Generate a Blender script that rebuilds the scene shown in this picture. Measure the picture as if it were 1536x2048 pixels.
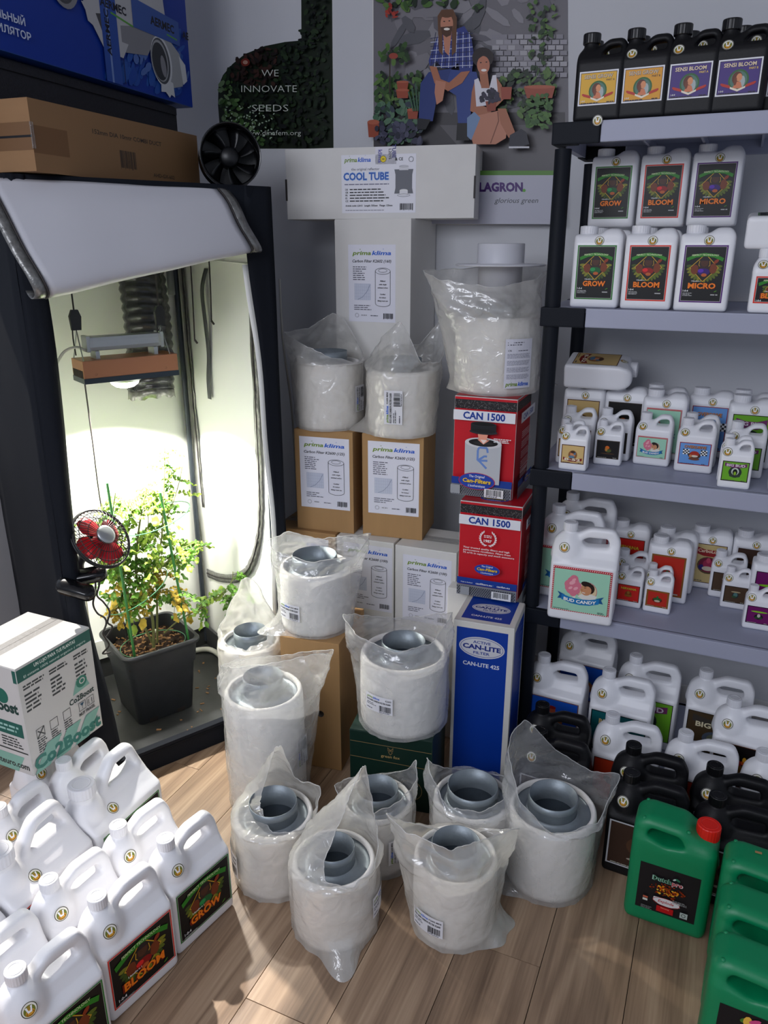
import bpy, bmesh, math, random
import numpy as np
from math import sin, cos, pi, radians, hypot, atan2
from mathutils import Vector, Matrix, noise
from mathutils.bvhtree import BVHTree
random.seed(7)
for _o in list(bpy.data.objects): bpy.data.objects.remove(_o)
SC = bpy.context.scene
COL = SC.collection
# ------------------------------------------------------------------ camera, light, exposure
cam = bpy.data.cameras.new('camera'); cam.sensor_fit = 'VERTICAL'; cam.sensor_height = 36.0; cam.sensor_width = 27.0
cam.lens = 27.0; cam.clip_start = 0.02; cam.clip_end = 60
cam_o = bpy.data.objects.new('camera', cam); COL.objects.link(cam_o)
cam_o.location = (0, 0, 1.57); cam_o.rotation_euler = (radians(90 - 19.1), 0, radians(24.0))
SC.camera = cam_o
W = bpy.data.worlds.new('world'); SC.world = W; W.use_nodes = True
W.node_tree.nodes['Background'].inputs[0].default_value = (0.74, 0.82, 1.0, 1)
W.node_tree.nodes['Background'].inputs[1].default_value = 0.44
sun = bpy.data.lights.new('sun', 'SUN'); sun.energy = 4.5; sun.angle = radians(0.9); sun.color = (1.0, 0.93, 0.84)
sun_o = bpy.data.objects.new('sun', sun); COL.objects.link(sun_o)
_d = Vector((0.94 * cos(radians(50)), -0.34 * cos(radians(50)), -sin(radians(50))))
sun_o.rotation_euler = _d.to_track_quat('-Z', 'Y').to_euler(); sun_o.location = (-3, 1, 4)
fill = bpy.data.lights.new('added_fill_light', 'AREA'); fill.shape = 'RECTANGLE'; fill.size = 1.9; fill.size_y = 1.1; fill.energy = 50.0; fill.color = (0.87, 0.90, 1.0)  # unseen area lamp behind the camera, added to fill the scene from above
fill_o = bpy.data.objects.new('added_fill_light', fill); COL.objects.link(fill_o); fill_o.location = (-0.95, -1.15, 2.40)
fill_o.rotation_euler = (Vector((-0.15, 2.0, 0.9)) - fill_o.location).to_track_quat('-Z', 'Y').to_euler()
LAMP_W = 90.0
SC.view_settings.view_transform = 'Standard'; SC.view_settings.look = 'None'
SC.view_settings.gamma = 1.0; SC.view_settings.use_curve_mapping = False
SC.view_settings.exposure = 0.0
SC.cycles.max_bounces = 12; SC.cycles.diffuse_bounces = 5; SC.cycles.transparent_max_bounces = 24
SC.cycles.caustics_reflective = False; SC.cycles.caustics_refractive = False
SC.cycles.sample_clamp_indirect = 6.0

# ------------------------------------------------------------------ materials
def lin(c):
    return tuple((x / 12.92 if x <= 0.04045 else ((x + 0.055) / 1.055) ** 2.4) for x in c[:3])
def rgb(r, g, b): return (r / 255, g / 255, b / 255)
def mat(name, c, rough=0.5, metal=0.0, noise_amt=0.0, nscale=8.0, bump=0.0, bscale=60.0, stretch=None, spec=0.5, sub=0.0):
    m = bpy.data.materials.new(name); m.use_nodes = True
    nt = m.node_tree; b = nt.nodes['Principled BSDF']
    L = lin(c)
    b.inputs['Base Color'].default_value = (*L, 1); b.inputs['Roughness'].default_value = rough
    b.inputs['Metallic'].default_value = metal; b.inputs['Specular IOR Level'].default_value = spec
    if sub: b.inputs['Subsurface Weight'].default_value = sub; b.inputs['Subsurface Radius'].default_value = (.01, .01, .01)
    tc = nt.nodes.new('ShaderNodeTexCoord'); src = tc.outputs['Object']
    if stretch:
        mp = nt.nodes.new('ShaderNodeMapping'); mp.inputs['Scale'].default_value = stretch
        nt.links.new(src, mp.inputs[0]); src = mp.outputs[0]
    if noise_amt:
        n = nt.nodes.new('ShaderNodeTexNoise'); n.inputs['Scale'].default_value = nscale; n.inputs['Detail'].default_value = 5
        nt.links.new(src, n.inputs['Vector'])
        r = nt.nodes.new('ShaderNodeValToRGB'); r.color_ramp.elements[0].position = 0.3; r.color_ramp.elements[1].position = 0.7
        r.color_ramp.elements[0].color = (*[max(0, x * (1 - noise_amt)) for x in L], 1)
        r.color_ramp.elements[1].color = (*[min(1, x * (1 + noise_amt * .6)) for x in L], 1)
        nt.links.new(n.outputs['Fac'], r.inputs[0]); nt.links.new(r.outputs[0], b.inputs['Base Color'])
    if bump:
        n2 = nt.nodes.new('ShaderNodeTexNoise'); n2.inputs['Scale'].default_value = bscale; n2.inputs['Detail'].default_value = 4
        nt.links.new(src, n2.inputs['Vector'])
        bp = nt.nodes.new('ShaderNodeBump'); bp.inputs['Strength'].default_value = bump; bp.inputs['Distance'].default_value = 0.004
        nt.links.new(n2.outputs['Fac'], bp.inputs['Height']); nt.links.new(bp.outputs[0], b.inputs['Normal'])
    return m
def print_mat(name, rough, coat=0.0, spec=.4):
    m = bpy.data.materials.new(name); m.use_nodes = True
    nt = m.node_tree; b = nt.nodes['Principled BSDF']
    a = nt.nodes.new('ShaderNodeAttribute'); a.attribute_name = 'Col'
    nt.links.new(a.outputs['Color'], b.inputs['Base Color']); b.inputs['Roughness'].default_value = rough; b.inputs['Specular IOR Level'].default_value = spec
    if coat: b.inputs['Coat Weight'].default_value = coat; b.inputs['Coat Roughness'].default_value = 0.12
    return m
def film_mat(name, opacity, tint=(.93, .94, .92), rough=0.16, gloss=0.5, vary=0.12):
    m = bpy.data.materials.new(name); m.use_nodes = True
    nt = m.node_tree; nt.nodes.remove(nt.nodes['Principled BSDF']); out = nt.nodes['Material Output']
    N = nt.nodes.new; K = nt.links.new
    tr = N('ShaderNodeBsdfTransparent'); tr.inputs[0].default_value = (.97, .97, .97, 1)
    df = N('ShaderNodeBsdfDiffuse'); df.inputs[0].default_value = (*tint, 1)
    tl = N('ShaderNodeBsdfTranslucent'); tl.inputs[0].default_value = (*tint, 1)
    gl = N('ShaderNodeBsdfGlossy'); gl.inputs['Roughness'].default_value = rough
    mx = N('ShaderNodeMixShader'); mx.inputs[0].default_value = 0.45; K(df.outputs[0], mx.inputs[1]); K(tl.outputs[0], mx.inputs[2])
    tc = N('ShaderNodeTexCoord'); nz = N('ShaderNodeTexNoise'); nz.inputs['Scale'].default_value = 9; nz.inputs['Detail'].default_value = 3
    K(tc.outputs['Object'], nz.inputs['Vector'])
    mr = N('ShaderNodeMapRange'); mr.inputs['From Min'].default_value = .3; mr.inputs['From Max'].default_value = .7
    mr.inputs['To Min'].default_value = opacity - vary; mr.inputs['To Max'].default_value = opacity + vary
    K(nz.outputs['Fac'], mr.inputs[0])
    m2 = N('ShaderNodeMixShader'); K(mr.outputs[0], m2.inputs[0]); K(tr.outputs[0], m2.inputs[1]); K(mx.outputs[0], m2.inputs[2])
    ge = N('ShaderNodeNewGeometry'); dt = N('ShaderNodeVectorMath'); dt.operation = 'DOT_PRODUCT'
    ab = N('ShaderNodeMath'); ab.operation = 'ABSOLUTE'; K(ge.outputs['Incoming'], dt.inputs[1]); K(dt.outputs['Value'], ab.inputs[0])
    om = N('ShaderNodeMath'); om.operation = 'SUBTRACT'; om.inputs[0].default_value = 1; K(ab.outputs[0], om.inputs[1])
    pw = N('ShaderNodeMath'); pw.operation = 'POWER'; pw.inputs[1].default_value = 5; K(om.outputs[0], pw.inputs[0])     # Schlick, same on both faces of the thin film
    mu = N('ShaderNodeMath'); mu.operation = 'MULTIPLY_ADD'; mu.inputs[1].default_value = gloss * .8; mu.inputs[2].default_value = .085 * gloss * 2; mu.use_clamp = True
    K(pw.outputs[0], mu.inputs[0])
    m3 = N('ShaderNodeMixShader'); K(mu.outputs[0], m3.inputs[0]); K(m2.outputs[0], m3.inputs[1]); K(gl.outputs[0], m3.inputs[2])
    n2 = N('ShaderNodeTexNoise'); n2.inputs['Scale'].default_value = 26; n2.inputs['Detail'].default_value = 3; n2.inputs['Distortion'].default_value = 1.2; K(tc.outputs['Object'], n2.inputs['Vector'])
    bp = N('ShaderNodeBump'); bp.inputs['Strength'].default_value = .55; bp.inputs['Distance'].default_value = .008; K(n2.outputs['Fac'], bp.inputs['Height'])
    for s in (gl, df): K(bp.outputs[0], s.inputs['Normal'])
    K(bp.outputs[0], dt.inputs[0])
    K(m3.outputs[0], out.inputs[0])
    return m
def wood_mat():
    m = bpy.data.materials.new('oak_laminate'); m.use_nodes = True
    nt = m.node_tree; b = nt.nodes['Principled BSDF']; N = nt.nodes.new; K = nt.links.new
    tc = N('ShaderNodeTexCoord'); oi = N('ShaderNodeObjectInfo')
    ad = N('ShaderNodeVectorMath'); ad.operation = 'ADD'
    cb = N('ShaderNodeCombineXYZ'); ml = N('ShaderNodeMath'); ml.operation = 'MULTIPLY'; ml.inputs[1].default_value = 37.0
    K(oi.outputs['Random'], ml.inputs[0]); K(ml.outputs[0], cb.inputs[0]); K(ml.outputs[0], cb.inputs[1]); K(ml.outputs[0], cb.inputs[2])
    K(tc.outputs['Object'], ad.inputs[0]); K(cb.outputs[0], ad.inputs[1])
    # cathedral grain: slow distortion of long stripes
    mp = N('ShaderNodeMapping'); mp.inputs['Scale'].default_value = (9.0, 0.55, 1); K(ad.outputs[0], mp.inputs[0])
    wv = N('ShaderNodeTexNoise'); wv.inputs['Scale'].default_value = 1.0; wv.inputs['Detail'].default_value = 2; wv.inputs['Distortion'].default_value = 0.6
    K(mp.outputs[0], wv.inputs['Vector'])
    m1 = N('ShaderNodeMath'); m1.operation = 'MULTIPLY'; m1.inputs[1].default_value = 26.0; K(wv.outputs['Fac'], m1.inputs[0])
    sn = N('ShaderNodeMath'); sn.operation = 'SINE'; K(m1.outputs[0], sn.inputs[0])
    mp2 = N('ShaderNodeMapping'); mp2.inputs['Scale'].default_value = (160, 5, 1); K(ad.outputs[0], mp2.inputs[0])
    fn = N('ShaderNodeTexNoise'); fn.inputs['Scale'].default_value = 1.0; fn.inputs['Detail'].default_value = 6; K(mp2.outputs[0], fn.inputs['Vector'])
    mp3 = N('ShaderNodeMapping'); mp3.inputs['Scale'].default_value = (5, 0.7, 1); K(ad.outputs[0], mp3.inputs[0])
    pn = N('ShaderNodeTexNoise'); pn.inputs['Scale'].default_value = 1.0; pn.inputs['Detail'].default_value = 3; K(mp3.outputs[0], pn.inputs['Vector'])
    a1 = N('ShaderNodeMath'); a1.operation = 'MULTIPLY_ADD'; a1.inputs[1].default_value = 0.11; a1.inputs[2].default_value = 0.0; K(sn.outputs[0], a1.inputs[0])
    a2 = N('ShaderNodeMath'); a2.operation = 'MULTIPLY_ADD'; a2.inputs[1].default_value = 0.42; K(fn.outputs['Fac'], a2.inputs[0]); K(a1.outputs[0], a2.inputs[2])
    a3 = N('ShaderNodeMath'); a3.operation = 'MULTIPLY_ADD'; a3.inputs[1].default_value = 0.45; K(pn.outputs['Fac'], a3.inputs[0]); K(a2.outputs[0], a3.inputs[2])
    rd = N('ShaderNodeMath'); rd.operation = 'MULTIPLY_ADD'; rd.inputs[1].default_value = 0.12; K(oi.outputs['Random'], rd.inputs[0]); K(a3.outputs[0], rd.inputs[2])
    r = N('ShaderNodeValToRGB'); e = r.color_ramp.elements
    e[0].position = 0.22; e[0].color = (*lin(rgb(108, 86, 68)), 1); e[1].position = 0.85; e[1].color = (*lin(rgb(196, 170, 142)), 1)
    k = e.new(0.52); k.color = (*lin(rgb(158, 131, 106)), 1)
    K(rd.outputs[0], r.inputs[0]); K(r.outputs[0], b.inputs['Base Color'])
    b.inputs['Roughness'].default_value = 0.42
    bp = N('ShaderNodeBump'); bp.inputs['Strength'].default_value = 0.12; bp.inputs['Distance'].default_value = 0.002
    K(fn.outputs['Fac'], bp.inputs['Height']); K(bp.outputs[0], b.inputs['Normal'])
    return m
M = {}
M['wall'] = mat('white_wall_paint', rgb(205, 206, 210), .85, noise_amt=.03, nscale=2.5, bump=.06, bscale=180)
M['floor_gap'] = mat('dark_plank_joint', rgb(58, 46, 38), .8)
M['wood'] = wood_mat()
M['hdpe'] = mat('white_polyethylene', rgb(236, 236, 239), .36, bump=.05, bscale=320)
M['cap'] = mat('white_cap_plastic', rgb(226, 226, 230), .4)
M['hdpe_black'] = mat('black_polyethylene', rgb(15, 15, 18), .5, spec=.28, bump=.08, bscale=260)
M['cap_black'] = mat('black_cap_plastic', rgb(14, 14, 16), .35)
M['jerry'] = mat('green_jerrycan_plastic', rgb(0, 132, 82), .42, bump=.06, bscale=240)
M['cap_red'] = mat('red_cap_plastic', rgb(226, 34, 22), .4)
M['paper'] = print_mat('printed_label_paper', .55)
M['gloss'] = print_mat('printed_label_gloss', .42, 0.0, .3)
M['kraft'] = mat('kraft_cardboard', rgb(172, 134, 88), .8, noise_amt=.06, nscale=30, stretch=(1, 1, .15))
M['kraft_dark'] = mat('brown_cardboard', rgb(140, 106, 72), .8, noise_amt=.07, nscale=26, stretch=(.2, .2, 1))
M['carton_white'] = mat('white_cardboard', rgb(222, 220, 216), .75, noise_amt=.025, nscale=14)
M['fleece'] = mat('white_filter_fleece', rgb(243, 240, 235), .95, noise_amt=.05, nscale=22, bump=.35, bscale=90)
M['galv'] = mat('galvanised_steel', rgb(138, 147, 153), .45, metal=.55, noise_amt=.2, nscale=14, bump=.1, bscale=120)
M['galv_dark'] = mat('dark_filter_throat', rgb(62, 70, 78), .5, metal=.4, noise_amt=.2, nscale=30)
M['white_metal'] = mat('white_coated_metal', rgb(206, 206, 212), .35)
M['film_milky'] = film_mat('milky_polybag_film', .50, (.94, .92, .87), rough=.17, gloss=.6)
M['film_clear'] = film_mat('clear_polybag_film', .31, (.92, .93, .93), rough=.12, gloss=.7, vary=.10)
M['film_edge_highlight'] = film_mat('polybag_edge_highlight', .62, (.93, .93, .92), rough=.15, gloss=.8, vary=.1)  # more opaque film that paints the bright highlight along bag edges
M['tape'] = film_mat('clear_packing_tape', .12, (.85, .85, .85), rough=.08, gloss=.5, vary=.03)
M['black_fabric'] = mat('black_tent_fabric', rgb(17, 21, 29), .8, spec=.2, bump=.12, bscale=500)
M['black_box'] = mat('charcoal_textured_case', rgb(30, 30, 38), .75, noise_amt=.25, nscale=120, bump=.4, bscale=260)
M['lining'] = mat('white_reflective_lining', rgb(236, 237, 232), .42, bump=.22, bscale=9)
M['flap_white'] = mat('white_flap_vinyl', rgb(192, 192, 198), .36, bump=.12, bscale=7)
M['zip'] = mat('silver_zipper_tape', rgb(128, 128, 126), .32, metal=.55, noise_amt=.35, nscale=60, bump=.6, bscale=70)
M['pole'] = mat('dark_tent_pole', rgb(52, 58, 66), .4, metal=.4)
M['black'] = mat('black_plastic', rgb(16, 17, 20), .4)
M['black_gloss'] = mat('glossy_black_plastic', rgb(12, 12, 14), .15)
M['tray'] = mat('dark_vinyl_tray', rgb(56, 57, 58), .42, noise_amt=.4, nscale=9, bump=.1, bscale=40)
M['duct'] = mat('black_flex_duct', rgb(62, 63, 66), .26, metal=.6, bump=.5, bscale=60)
M['copper'] = mat('bronze_lamp_housing', rgb(176, 120, 88), .38, metal=.35)
M['alu'] = mat('brushed_aluminium', rgb(178, 182, 184), .35, metal=.7)
M['steel'] = mat('dark_blue_trim', rgb(46, 58, 68), .4, metal=.3)
M['red'] = mat('red_fan_plastic', rgb(205, 26, 40), .35)
M['pot'] = mat('black_pot_plastic', rgb(44, 47, 52), .5, noise_amt=.15, nscale=30)
M['soil'] = mat('potting_soil', rgb(66, 46, 34), .95, noise_amt=.8, nscale=60, bump=1.0, bscale=90)
M['chip'] = mat('wood_chip', rgb(170, 126, 86), .85, noise_amt=.3, nscale=40)
M['perlite'] = mat('white_perlite', rgb(232, 228, 220), .9)
M['stake'] = mat('green_plant_stake', rgb(52, 122, 58), .45)
M['ring'] = mat('pale_green_ring_wire', rgb(96, 168, 122), .4)
M['stem'] = mat('tomato_stem', rgb(126, 130, 78), .7)
M['leaf'] = mat('tomato_leaf', rgb(96, 146, 44), .5, noise_amt=.25, nscale=40)
M['leaf2'] = mat('tomato_leaf_light', rgb(150, 178, 62), .5, noise_amt=.2, nscale=40)
M['leaf3'] = mat('tomato_leaf_yellow', rgb(206, 176, 60), .55, noise_amt=.25, nscale=40)
M['white_cable'] = mat('white_cable', rgb(210, 208, 200), .45)
M['cord'] = mat('dark_cord', rgb(40, 34, 34), .6)
M['shelf'] = mat('grey_white_shelf_board', rgb(160, 163, 182), .5, noise_amt=.02, nscale=6)
M['shelf_black'] = mat('black_shelf_post', rgb(18, 22, 30), .6, spec=.18)
M['webbing'] = mat('grey_webbing_strap', rgb(72, 74, 78), .7)
M['window_frame'] = mat('white_window_frame', rgb(225, 225, 225), .5)
_em = bpy.data.materials.new('lit_led_lens'); _em.use_nodes = True
_b = _em.node_tree.nodes['Principled BSDF']; _b.inputs['Emission Color'].default_value = (1, .97, .88, 1); _b.inputs['Emission Strength'].default_value = 14
M['led'] = _em

# ------------------------------------------------------------------ objects: things, parts, tags
def link(o, parent=None):
    COL.objects.link(o)
    if parent is not None: o.parent = parent
    return o
def thing(name, label, cat, loc=(0, 0, 0), rotz=0.0, group=None, rot=None):
    o = bpy.data.objects.new(name, None); link(o); o.empty_display_size = .05
    o.location = loc; o.rotation_euler = rot if rot else (0, 0, rotz)
    o['label'] = label; o['category'] = cat
    if group: o['group'] = group
    return o
def tag(o, label, cat, group=None, kind=None):
    o['label'] = label; o['category'] = cat
    if group: o['group'] = group
    if kind: o['kind'] = kind
    return o
def part(name, me, parent, loc=(0, 0, 0), rot=(0, 0, 0), label=None):
    o = bpy.data.objects.new(name, me); link(o, parent); o.location = loc; o.rotation_euler = rot
    if label: o['label'] = label
    return o

class MB:
    """collects simple shapes into one mesh"""
    def __init__(s): s.v = []; s.f = []; s.m = []; s.sm = []
    def add(s, vs, fs, mi=0, smooth=False):
        k = len(s.v); s.v += [tuple(p) for p in vs]
        for f in fs: s.f.append([i + k for i in f]); s.m.append(mi); s.sm.append(smooth)
        return s
    def box(s, c, d, mi=0, rotz=0.0, bev=0.0):
        cx, cy, cz = c; hx, hy, hz = d[0] / 2, d[1] / 2, d[2] / 2
        if bev > 0:
            bm = bmesh.new(); bmesh.ops.create_cube(bm, size=1)
            for v in bm.verts: v.co = Vector((v.co.x * d[0], v.co.y * d[1], v.co.z * d[2]))
            bmesh.ops.bevel(bm, geom=bm.edges[:], offset=bev, segments=2, profile=.7, affect='EDGES')
            vs = [v.co.copy() for v in bm.verts]; fs = [[v.index for v in f.verts] for f in bm.faces]; bm.free()
        else:
            vs = [Vector((x * hx, y * hy, z * hz)) for x in (-1, 1) for y in (-1, 1) for z in (-1, 1)]
            fs = [(0, 1, 3, 2), (4, 6, 7, 5), (0, 4, 5, 1), (2, 3, 7, 6), (0, 2, 6, 4), (1, 5, 7, 3)]
        ca, sa = cos(rotz), sin(rotz)
        return s.add([(cx + v.x * ca - v.y * sa, cy + v.x * sa + v.y * ca, cz + v.z) for v in vs], fs, mi)
    def tube(s, pts, r, n=8, mi=0, cap=True, r2=None, closed=False):
        P = [Vector(p) for p in pts]; L = len(P); vs = []; fs = []
        prev = None
        for i in range(L):
            if closed: t = (P[(i + 1) % L] - P[i - 1])
            else: t = (P[min(i + 1, L - 1)] - P[max(i - 1, 0)])
            t = t.normalized() if t.length > 1e-9 else Vector((0, 0, 1))
            if prev is None:
                a = Vector((0, 0, 1)) if abs(t.z) < .9 else Vector((1, 0, 0)); nrm = t.cross(a).normalized()
            else:
                nrm = prev - t * prev.dot(t); nrm = nrm.normalized() if nrm.length > 1e-6 else t.orthogonal().normalized()
            prev = nrm; bn = t.cross(nrm)
            rr = r if r2 is None else r + (r2 - r) * i / max(1, L - 1)
            if isinstance(r, (list, tuple)): rr = r[i]
            for k in range(n):
                a = 2 * pi * k / n; vs.append(P[i] + nrm * (rr * cos(a)) + bn * (rr * sin(a)))
        R = L if closed else L - 1
        for i in range(R):
            j = (i + 1) % L
            for k in range(n): fs.append((i * n + k, i * n + (k + 1) % n, j * n + (k + 1) % n, j * n + k))
        s.add(vs, fs, mi, True)
        if cap and not closed:
            s.add(vs[:n], [list(range(n))[::-1]], mi); s.add(vs[-n:], [list(range(n))], mi)
        return s
    def lathe(s, prof, n=32, mi=0, c=(0, 0, 0), rib=0.0, smooth=True, axis='z'):
        vs = []; fs = []
        for (r, z) in prof:
            for k in range(n):
                a = 2 * pi * k / n; rr = r * (1 - (rib if k % 2 else 0))
                p = (rr * cos(a), rr * sin(a), z)
                if axis == 'y': p = (p[0], -p[2], p[1])
                if axis == 'x': p = (p[2], p[0], p[1])
                vs.append((c[0] + p[0], c[1] + p[1], c[2] + p[2]))
        for i in range(len(prof) - 1):
            for k in range(n): fs.append((i * n + k, i * n + (k + 1) % n, (i + 1) * n + (k + 1) % n, (i + 1) * n + k))
        return s.add(vs, fs, mi, smooth)
    def disc(s, r, z, n=32, mi=0, c=(0, 0, 0), up=True):
        vs = [(c[0] + r * cos(2 * pi * k / n), c[1] + r * sin(2 * pi * k / n), c[2] + z) for k in range(n)]
        return s.add(vs, [list(range(n)) if up else list(range(n))[::-1]], mi)
    def grid(s, rows, mi=0, smooth=True, wrap=False):
        n = len(rows[0]); vs = [p for r in rows for p in r]; fs = []
        for i in range(len(rows) - 1):
            for k in range(n if wrap else n - 1):
                fs.append((i * n + k, i * n + (k + 1) % n, (i + 1) * n + (k + 1) % n, (i + 1) * n + k))
        return s.add(vs, fs, mi, smooth)
    def prism(s, pts, y0, y1, mi=0):
        n = len(pts); vs = [(x, y0, z) for x, z in pts] + [(x, y1, z) for x, z in pts]
        fs = [list(range(n)), list(range(2 * n - 1, n - 1, -1))] + [(i, i + n, (i + 1) % n + n, (i + 1) % n) for i in range(n)]
        return s.add(vs, fs, mi)
    def mesh(s, name, mats):
        me = bpy.data.meshes.new(name); me.from_pydata(s.v, [], s.f)
        for m in (mats if isinstance(mats, (list, tuple)) else [mats]): me.materials.append(m)
        me.polygons.foreach_set('material_index', s.m); me.polygons.foreach_set('use_smooth', s.sm)
        bm = bmesh.new(); bm.from_mesh(me); bmesh.ops.recalc_face_normals(bm, faces=bm.faces); bm.to_mesh(me); bm.free()
        me.update(); return me
    def part(s, name, mats, parent, **k): return part(name, s.mesh(name, mats), parent, **k)
def solid(me_obj, t, offset=-1):
    md = me_obj.modifiers.new('thickness', 'SOLIDIFY'); md.thickness = t; md.offset = offset; return me_obj
def spline(pts, n=6):
    P = [Vector(p) for p in pts]; out = []
    for i in range(len(P) - 1):
        a, b, c, d = P[max(i - 1, 0)], P[i], P[i + 1], P[min(i + 2, len(P) - 1)]
        for k in range(n):
            t = k / n
            out.append(.5 * ((2 * b) + (c - a) * t + (2 * a - 5 * b + 4 * c - d) * t * t + (3 * b - a - 3 * c + d) * t ** 3))
    out.append(P[-1]); return out

# ------------------------------------------------------------------ flat print: coloured shapes and lettering laid on a label
_TX = {}
def text_mesh(s, bold, shear):
    k = (s, bold, shear)
    if k not in _TX:
        c = bpy.data.curves.new('lettering', 'FONT'); c.body = s; c.resolution_u = 2; c.offset = bold; c.shear = shear
        o = bpy.data.objects.new('lettering', c); m = o.to_mesh()
        v = [(p.co.x, p.co.y) for p in m.vertices]; f = [list(p.vertices) for p in m.polygons]
        o.to_mesh_clear(); bpy.data.objects.remove(o); bpy.data.curves.remove(c)
        _TX[k] = (v, f)
    return _TX[k]
class Pr:
    LIFT = 0.00005
    def __init__(s): s.sh = []; s.k = 0
    def raw(s, v, f, col): s.sh.append((v, f, lin(col), s.k)); s.k += 1; return s
    def poly(s, pts, col): return s.raw(list(pts), [list(range(len(pts)))], col)
    def rect(s, x0, y0, x1, y1, col, nx=1):
        v = []; f = []
        for i in range(nx + 1):
            x = x0 + (x1 - x0) * i / nx; v += [(x, y0), (x, y1)]
        for i in range(nx): f.append([2 * i, 2 * i + 2, 2 * i + 3, 2 * i + 1])
        return s.raw(v, f, col)
    def frame(s, x0, y0, x1, y1, w, col):
        v = [(x0, y0), (x1, y0), (x1, y1), (x0, y1), (x0 + w, y0 + w), (x1 - w, y0 + w), (x1 - w, y1 - w), (x0 + w, y1 - w)]
        return s.raw(v, [[0, 1, 5, 4], [1, 2, 6, 5], [2, 3, 7, 6], [3, 0, 4, 7]], col)
    def ell(s, cx, cy, rx, ry, col, n=20, rot=0.0):
        c, d = cos(rot), sin(rot)
        return s.poly([(cx + rx * cos(2 * pi * i / n) * c - ry * sin(2 * pi * i / n) * d, cy + rx * cos(2 * pi * i / n) * d + ry * sin(2 * pi * i / n) * c) for i in range(n)], col)
    def ring(s, cx, cy, rx, ry, w, col, n=24):
        v = []
        for i in range(n):
            a = 2 * pi * i / n; v += [(cx + rx * cos(a), cy + ry * sin(a)), (cx + (rx - w) * cos(a), cy + (ry - w) * sin(a))]
        return s.raw(v, [[2 * i, (2 * i + 2) % (2 * n), (2 * i + 3) % (2 * n), 2 * i + 1] for i in range(n)], col)
    def line(s, pts, w, col):
        v = []; f = []
        for a, b in zip(pts, pts[1:]):
            dx, dy = b[0] - a[0], b[1] - a[1]; L = hypot(dx, dy) or 1; nx, ny = -dy / L * w / 2, dx / L * w / 2; k = len(v)
            v += [(a[0] + nx, a[1] + ny), (b[0] + nx, b[1] + ny), (b[0] - nx, b[1] - ny), (a[0] - nx, a[1] - ny)]; f.append([k, k + 1, k + 2, k + 3])
        return s.raw(v, f, col)
    def text(s, t, x, y, h, col, al='c', bold=0.0, shear=0.0, w=None, rot=0.0, arc=0.0):
        v, f = text_mesh(t, bold, shear)
        if not v: return s
        x0 = min(p[0] for p in v); x1 = max(p[0] for p in v); k = h / .72
        kx = k if w is None else w / (x1 - x0)
        off = {'l': x0, 'c': (x0 + x1) / 2, 'r': x1}[al]
        c, d = cos(rot), sin(rot); V = []
        for p in v:
            a, b = (p[0] - off) * kx, p[1] * k
            if arc: b -= arc * a * a
            V.append((x + a * c - b * d, y + a * d + b * c))
        return s.raw(V, f, col)
    def greek(s, x0, y0, x1, y1, n, col, fill=.5, ragged=.35):
        """rows of small print too fine to read, drawn word by word"""
        v = []; f = []; st = (y1 - y0) / n
        if st <= 0 or x1 <= x0: return s
        for i in range(n):
            x = x0; end = x1 - random.random() * ragged * (x1 - x0); yb = y1 - st * (i + 1) + st * (1 - fill) / 2
            while x < end:
                wd = min(random.uniform(.8, 3.2) * st, end - x); k = len(v)
                v += [(x, yb), (x + wd, yb), (x + wd, yb + st * fill), (x, yb + st * fill)]; f.append([k, k + 1, k + 2, k + 3]); x += wd + st * .35
        return s.raw(v, f, col)
    def bars(s, x0, y0, x1, y1, col=(.08, .08, .1), n=22):
        v = []; f = []; x = x0; st = (x1 - x0) / n; i = 0
        while x < x1 - st * .4:
            wd = st * random.choice((.35, .5, .8, 1.1)); k = len(v); yb = y0 if i % 5 else y0 - (y1 - y0) * .08
            v += [(x, yb), (min(x + wd, x1), yb), (min(x + wd, x1), y1), (x, y1)]; f.append([k, k + 1, k + 2, k + 3]); x += wd + st * random.choice((.35, .5, .8)); i += 1
        return s.raw(v, f, col)
    def mesh(s, name, mp, mt='paper', split=None):
        vs = []; fs = []; cs = []
        for v, f, c, k in s.sh:
            b = len(vs); vs += [mp(p[0], p[1], s.LIFT * (k + 1)) for p in v]
            for q in f: fs.append([i + b for i in q]); cs.append((c, len(q)))
        me = bpy.data.meshes.new(name); me.from_pydata(vs, [], fs); me.materials.append(M[mt])
        at = me.color_attributes.new('Col', 'FLOAT_COLOR', 'CORNER'); arr = []
        for c, n in cs: arr += [c[0], c[1], c[2], 1.0] * n
        at.data.foreach_set('color', arr); me.update(); return me
def plane_map(o, u, n):
    """label plane: origin o, right axis u, outward normal n"""
    o, u, n = Vector(o), Vector(u).normalized(), Vector(n).normalized(); v = n.cross(u)
    return lambda a, b, l: tuple(o + u * a + v * b + n * (l + .0004))
def cyl_map(R, z0, a0):
    return lambda a, b, l: ((R + l + .0006) * sin(a / R + a0), -(R + l + .0006) * cos(a / R + a0), z0 + b)
WHITE = (.95, .95, .95); INK = (.07, .07, .09)
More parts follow.
